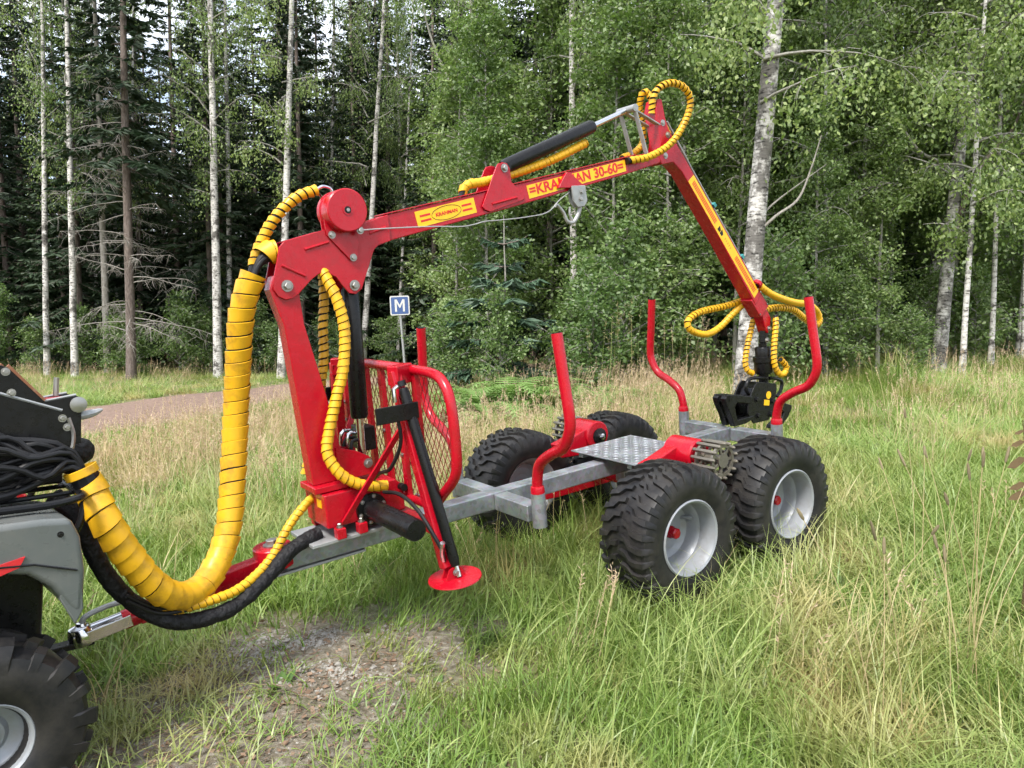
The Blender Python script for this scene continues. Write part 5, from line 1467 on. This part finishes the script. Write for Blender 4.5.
for d0, d1, dn in ((2.6, 6.5, 40), (6.5, 11, 55), (11, 17, 26), (17, 24, 4)):
    x, y = sample(dn, d0, d1)
    b = bare_amt(x, y)
    back = np.clip((y - 5.0) / 1.6, 0, 1)
    right = np.clip((x - .9) / 1.2, 0, 1)
    dryn = np.clip((vnoise(x, y, .5, 3) - .30) * 2.4, 0, 1)
    pr = np.maximum(back * (.25 + .75 * dryn), .20 * right * dryn + .05)
    pr = pr * np.clip(1.1 - np.clip(x - .22 * y, 0, 3) * .75, .18, 1)
    verge = road_dist(x, y) < 3.6
    pr = np.where((np.hypot((x + .3) / 1.1, y - 10.6) < 1.2), .15 * pr, pr)
    m = keep(x, y, (g.random(len(x)) < pr) & (b < .15) & ~(verge & (g.random(len(x)) < .8)))
    k = g.random(len(x)) < .42
    emit(x[m & k], y[m & k], I_DRY, g.uniform(.7, 1.3, (m & k).sum()), g.uniform(.6, 1.15, (m & k).sum()))
    emit(x[m & ~k], y[m & ~k], I_SEED, g.uniform(.8, 1.3, (m & ~k).sum()), g.uniform(.6, 1.15, (m & ~k).sum()))
x, y = np.concatenate(XS), np.concatenate(YS); n = len(x)
sx1 = np.concatenate(SX); sz1 = np.concatenate(SZ)
rz = g.uniform(0, 6.283, n)
fl = 6.283 * (1.6 * vnoise(x, y, .42, 11) + .5 * vnoise(x, y, 1.3, 12)); ti = .06 + .62 * vnoise(x, y, .8, 13) ** 1.5 * vnoise(x, y, 2.1, 14) * 1.6   # grass lodged in swirls
ti = np.where(np.concatenate(IX) >= 17, ti * .35, ti)
rot = np.stack([-ti * np.sin(fl - rz) + g.normal(0, .10, n), ti * np.cos(fl - rz) + g.normal(0, .10, n), rz], 1)
scatter('meadow_grass', np.stack([x, y, hz(x, y)], 1), rot, np.stack([sx1, sx1, sz1], 1), np.concatenate(IX), PROTO,
        'green and straw-coloured meadow grass covering the ground', 'grass')
print('grass tufts', n)

# pale stones and leaf litter on the trodden soil
def stone_mesh(seed):
    gg = np.random.default_rng(seed); mb = MB()
    ph = [(math.acos(1 - 2 * (i + .5) / 14), math.pi * (1 + 5 ** .5) * i) for i in range(14)]
    import bmesh
    bm = bmesh.new()
    for a, b in ph:
        r = gg.uniform(.7, 1.2); bm.verts.new((r * math.sin(a) * math.cos(b), r * math.sin(a) * math.sin(b), .55 * r * math.cos(a)))
    bmesh.ops.convex_hull(bm, input=bm.verts)
    me = bpy.data.meshes.new('stone'); bm.to_mesh(me); bm.free(); me.materials.append(M['stone']); return me
ST = [stone_mesh(k) for k in range(5)]
n = 3600
cx = np.concatenate([g.normal(-1.0, .27, n // 2), g.normal(-.72, .20, n // 4), g.normal(-1.2, .45, n // 4)]); cy = np.concatenate([g.normal(3.72, .16, n // 2), g.normal(3.52, .12, n // 4), g.normal(3.3, .4, n // 4)])
n = len(cx); sc = np.minimum(.003 + g.exponential(.0035, n), .022)
m = g.random(n) < np.clip((vnoise(cx, cy, 5.0, 21) - .28) * 2.6, 0, 1)
cx, cy, sc = cx[m], cy[m], sc[m]; n = len(cx)
scatter('gravel', np.stack([cx, cy, hz(cx, cy) - sc * .1], 1), g.uniform(0, 6, (n, 3)) * np.array([.15, .15, 1]), np.stack([sc, sc, sc], 1), g.integers(0, 5, n), ST, 'pale gravel and pebbles on the trodden soil', 'gravel')
lv, lf = leaf_quads(np.zeros((1, 3)), 1.0, np.random.default_rng(4), 0.0)
LT = [np_mesh('dead_leaf', leaf_quads(np.zeros((1, 3)), 1.0, np.random.default_rng(k), 0.0)[0], lf, 'litter') for k in range(6)]
TW = [np_mesh('twig', *tube_np([limb_path((0, 0, 0), 0, 0, 1.0, np.random.default_rng(k), 5, 0, .12)], [np.linspace(.035, .015, 5)], 4), 'litter') for k in range(3)]
n = 4200
cx, cy = g.normal(-1.05, .75, n), g.normal(3.1, .55, n); sc = g.uniform(.012, .034, n); ix = g.integers(0, 9, n); sc = np.where(ix > 5, sc * 2.2, sc)
scatter('leaf_litter', np.stack([cx, cy, hz(cx, cy) + .008], 1), np.stack([g.normal(0, .3, n), g.normal(0, .3, n), g.uniform(0, 6.28, n)], 1), np.stack([sc] * 3, 1), ix, LT + TW, 'dead leaves and twigs strewn on the trodden soil', 'litter')

# ferns
def fern_mesh(seed):
    gg = np.random.default_rng(seed); V, F = [], []
    for k in range(11):
        az = gg.uniform(0, 6.283); L = gg.uniform(.5, .85); up = gg.uniform(.75, 1.25)
        d = np.array([math.cos(az), math.sin(az), 0]); sd = np.array([-d[1], d[0], 0]); a = up; p = np.zeros(3); N = 22
        for s in range(N):
            t = s / N
            q = p + (d * math.cos(a) + np.array([0, 0, math.sin(a)])) * L / N
            w = .15 * L * (math.sin(math.pi * min(1, t * 1.05 + .12)) ** .8) * (1 if t > .12 else 0)
            fw = q - p
            for e in (-1, 1):
                if w > .004:
                    o = len(V); tip = p + sd * e * w + fw * 1.2 - np.array([0, 0, .15 * w])
                    V += [p, p + fw * .75, tip + fw * .15, tip]; F.append((o, o + 1, o + 2, o + 3))
            o = len(V); V += [p - sd * .002, p + sd * .002, q + sd * .002, q - sd * .002]; F.append((o, o + 1, o + 2, o + 3))
            p = q; a -= 1.55 / N * (1 + t)
    return np_mesh('fronds', np.array(V), np.array(F), 'fern')
FN = [fern_mesh(k) for k in range(3)]
def plant(name, label, cat, group, me, part, x, y, s, rz):
    t = empty(name, loc=(x, y, float(hz(x, y)) - .02)); t.rotation_euler.z = rz; t.scale = (s, s, s)
    tag(t, label, cat, group); put(part, me, t); return t
for k, (x, y, s) in enumerate([(-.75, 10.9, 1.1), (-.35, 10.6, 1.2), (-.1, 11.2, 1.25), (.15, 10.7, 1.0), (-.5, 11.5, 1.2), (.3, 11.5, 1.1), (-1.0, 11.6, 1.0), (-.2, 9.9, .8), (.05, 12.0, 1.1), (-.9, 10.2, .75)]):
    plant('fern', 'light green fern in the clump between the headboard and the front stake', 'fern', 'ferns behind the front of the trailer', FN[k % 3], 'fronds', x, y, s * 1.5, k * 1.9)
for k, (x, y, s) in enumerate([(1.15, 10.4, .9), (1.4, 10.9, 1.0), (1.75, 11.1, .9), (1.0, 11.2, .9)]):
    plant('fern', 'fern among tall stalks just left of the far rear stake', 'fern', 'ferns behind the middle of the trailer', FN[k % 3], 'fronds', x, y, s * 1.4, k * 1.3)
gg = np.random.default_rng(8)
tus = np_mesh('blades', *blades(gg, 190, .62, .3, .10, .007, 1.1, 5, .7), 'grass')
plant('grass_tussock', 'round dense grass tussock at the forest edge below the slim birches', 'tussock', None, tus, 'blades', 5.85, 11.7, 1.25, .3)
st_v, st_f, h_v, h_f = seed_stalks(gg, 18, 1.35, .20, .30, .03, .12)
plant('tall_grass_clump', 'clump of tall pale grass stalks rising before the thicket behind the trailer', 'tall grass', None, two_mat('stalks', st_v, st_f, 'grass_tall', h_v, h_f, 'grass_dry'), 'stalks', 1.45, 10.0, .95, .2)
st_v, st_f, h_v, h_f = seed_stalks(gg, 14, 1.2, .16, .26, .03, .15)
plant('tall_grass_clump', 'sparser dry stalk clump under the hanging yellow hose loop', 'tall grass', None, two_mat('stalks', st_v, st_f, 'grass_dry', h_v, h_f, 'seed'), 'stalks', 2.35, 10.2, .95, 1.2)
# withered dock at the picture edge
dk = tag(empty('dock_plant', loc=(2.42, 3.55, float(hz(2.42, 3.55)))), 'withered brown dock stalk at the picture edge above the long grass', 'dock')
stem = smooth_path([(0, 0, -.02), (.01, 0, .4), (.0, .01, .75), (-.03, .01, 1.0)], 24)[0]
MB().tube(stem, np.linspace(.006, .002, 24), 6).build('stalk', 'dock', dk)
gC = np.random.default_rng(12)
for zz, az, L in ((.66, 3.3, .10), (.70, 2.6, .09), (.82, 3.6, .12), (.90, 3.0, .07), (.55, .3, .1), (.95, 3.2, .05)):
    c = np.array([np.interp(zz, stem[:, 2], stem[:, 0]), 0, zz]); d = np.array([math.cos(az), math.sin(az) * .4, -.35]); w = np.array([.1, .3, 1.0]); w /= np.linalg.norm(w)
    MB().add([c, c + d * L * .4 + w * L * .22, c + d * L * .75 + w * L * .1 + (0, .01, 0), c + d * L, c + d * L * .6 - w * L * .18, c + d * L * .3 - w * L * .12], [(0, 1, 5), (1, 2, 4, 5), (2, 3, 4)]).build('withered_leaf', 'dock', dk)
# timothy stalks standing out of the long grass
def timothy(seed, n):
    q = np.random.default_rng(seed); mb, hd = MB(), MB()
    for k in range(n):
        az = q.uniform(0, 6.28); L = q.uniform(.62, .95); ln = q.uniform(.03, .22); b = np.array([q.normal(0, .07), q.normal(0, .07), -.02])
        p = np.array([b + (np.array([math.cos(az), math.sin(az), 0]) * math.sin(ln * t * 1.7) + np.array([0, 0, math.cos(ln * t)])) * L * t for t in np.linspace(0, 1, 7)])
        mb.tube(p, np.linspace(.0022, .0013, 7), 4, caps=False)
        d = p[-1] - p[-2]; d /= np.linalg.norm(d)
        hl = q.uniform(.05, .09)
        hd.tube([p[-1] + d * hl * t for t in (0, .12, .5, .85, 1)], [.002, .0055, .0065, .005, .001], 6)
    return mb, hd
for k, (x, y, n_) in enumerate([(1.78, 2.95, 5), (2.05, 3.25, 6), (1.45, 2.75, 4), (2.2, 4.0, 5)]):
    t = empty('timothy_grass', loc=(x, y, float(hz(x, y))))
    tag(t, ['timothy stalks with brown heads rising from the long foreground grass', 'tallest timothy stalks below the withered dock', 'short timothy stalks at the bottom picture edge', 'timothy stalks in green grass behind the withered dock'][k], 'timothy')
    a, b = timothy(60 + k, n_)
    a.build('stalks', 'grass_dry', t); b.build('seed_heads', 'timothy', t)
# small broad-leaved weeds on the trodden patch
def weed_mesh(seed):
    q = np.random.default_rng(seed); V, F = [], []
    for k in range(7):
        az = k * .9 + q.uniform(-.2, .2); L = q.uniform(.05, .10); up = q.uniform(.2, .9)
        d = np.array([math.cos(az) * math.cos(up), math.sin(az) * math.cos(up), math.sin(up)]); s = np.array([-math.sin(az), math.cos(az), 0]); o = len(V)
        V += [np.zeros(3), d * L * .5 + s * L * .25, d * L + (0, 0, -.01), d * L * .5 - s * L * .25]; F.append((o, o + 1, o + 2, o + 3))
    return np_mesh('leaves', np.array(V), np.array(F), 'weed')
WD = [weed_mesh(k) for k in range(3)]
for k, (x, y, s) in enumerate([(-1.03, 3.32, 1.2), (-1.32, 2.72, .9), (-.7, 3.1, .8), (-.35, 3.3, 1.0), (-.85, 2.7, .8), (-1.45, 3.3, .8)]):
    plant('weed', 'small broad-leaved weed sprouting from the trodden bare soil', 'weed', 'weeds on the bare patch', WD[k % 3], 'leaves', x, y, s, k)

# the forest that closes the view: one mass
g = np.random.default_rng(123)
n = 380
y = g.uniform(33, 62, n); x = g.uniform(-.95, .95, n) * y
m = (road_dist(x, y) > 2.5)
x, y = x[m], y[m]; n = len(x)
s = g.uniform(.62, .95, n)
scatter('forest', np.stack([x, y, hz(x, y) - .1], 1), np.stack([0 * x, 0 * x, g.uniform(0, 6.28, n)], 1), np.stack([s, s, s], 1), g.integers(0, 5, n),
        [SPR[0][1], SPR[1][1], SPR[2][1], SPR_TOP[1], SAP[0][1]], 'deep shaded spruce forest closing the view', 'forest')

# tell the look-alikes apart by their order across the view
ORD = ['first', 'second', 'third', 'fourth', 'fifth', 'sixth', 'seventh', 'eighth', 'ninth', 'tenth', 'eleventh', 'twelfth', 'thirteenth', 'fourteenth', 'fifteenth', 'sixteenth',
       'seventeenth', 'eighteenth', 'nineteenth', 'twentieth', 'twenty-first', 'twenty-second', 'twenty-third', 'twenty-fourth']
def number_off(group, text):
    q = [o for o in COL.objects if o.get('group') == group]
    q.sort(key=lambda o: o.location.x / o.location.y)
    for k, o in enumerate(q):
        o['label'] = text % (ORD[k] if k < len(ORD) else 'last')
number_off(gA, 'bright green sapling in the thicket behind the trailer, %s from the left')
number_off(gB, 'light green sapling under the birches beyond the rear stake, %s from the left')
number_off(gD, 'young birch with drooping pale foliage beyond the rear stake, %s from the left')
number_off(gS, 'low leafy shrub at the meadow edge behind the trailer, %s from the left')
number_off(gR, 'small shrub at the foot of the roadside spruces, %s from the left')
number_off('ferns behind the front of the trailer', 'fern in the clump between headboard and front stake, %s from the left')
number_off('ferns behind the middle of the trailer', 'fern among tall stalks left of the far rear stake, %s from the left')
number_off('weeds on the bare patch', 'small broad-leaved weed on the trodden bare soil, %s from the left')
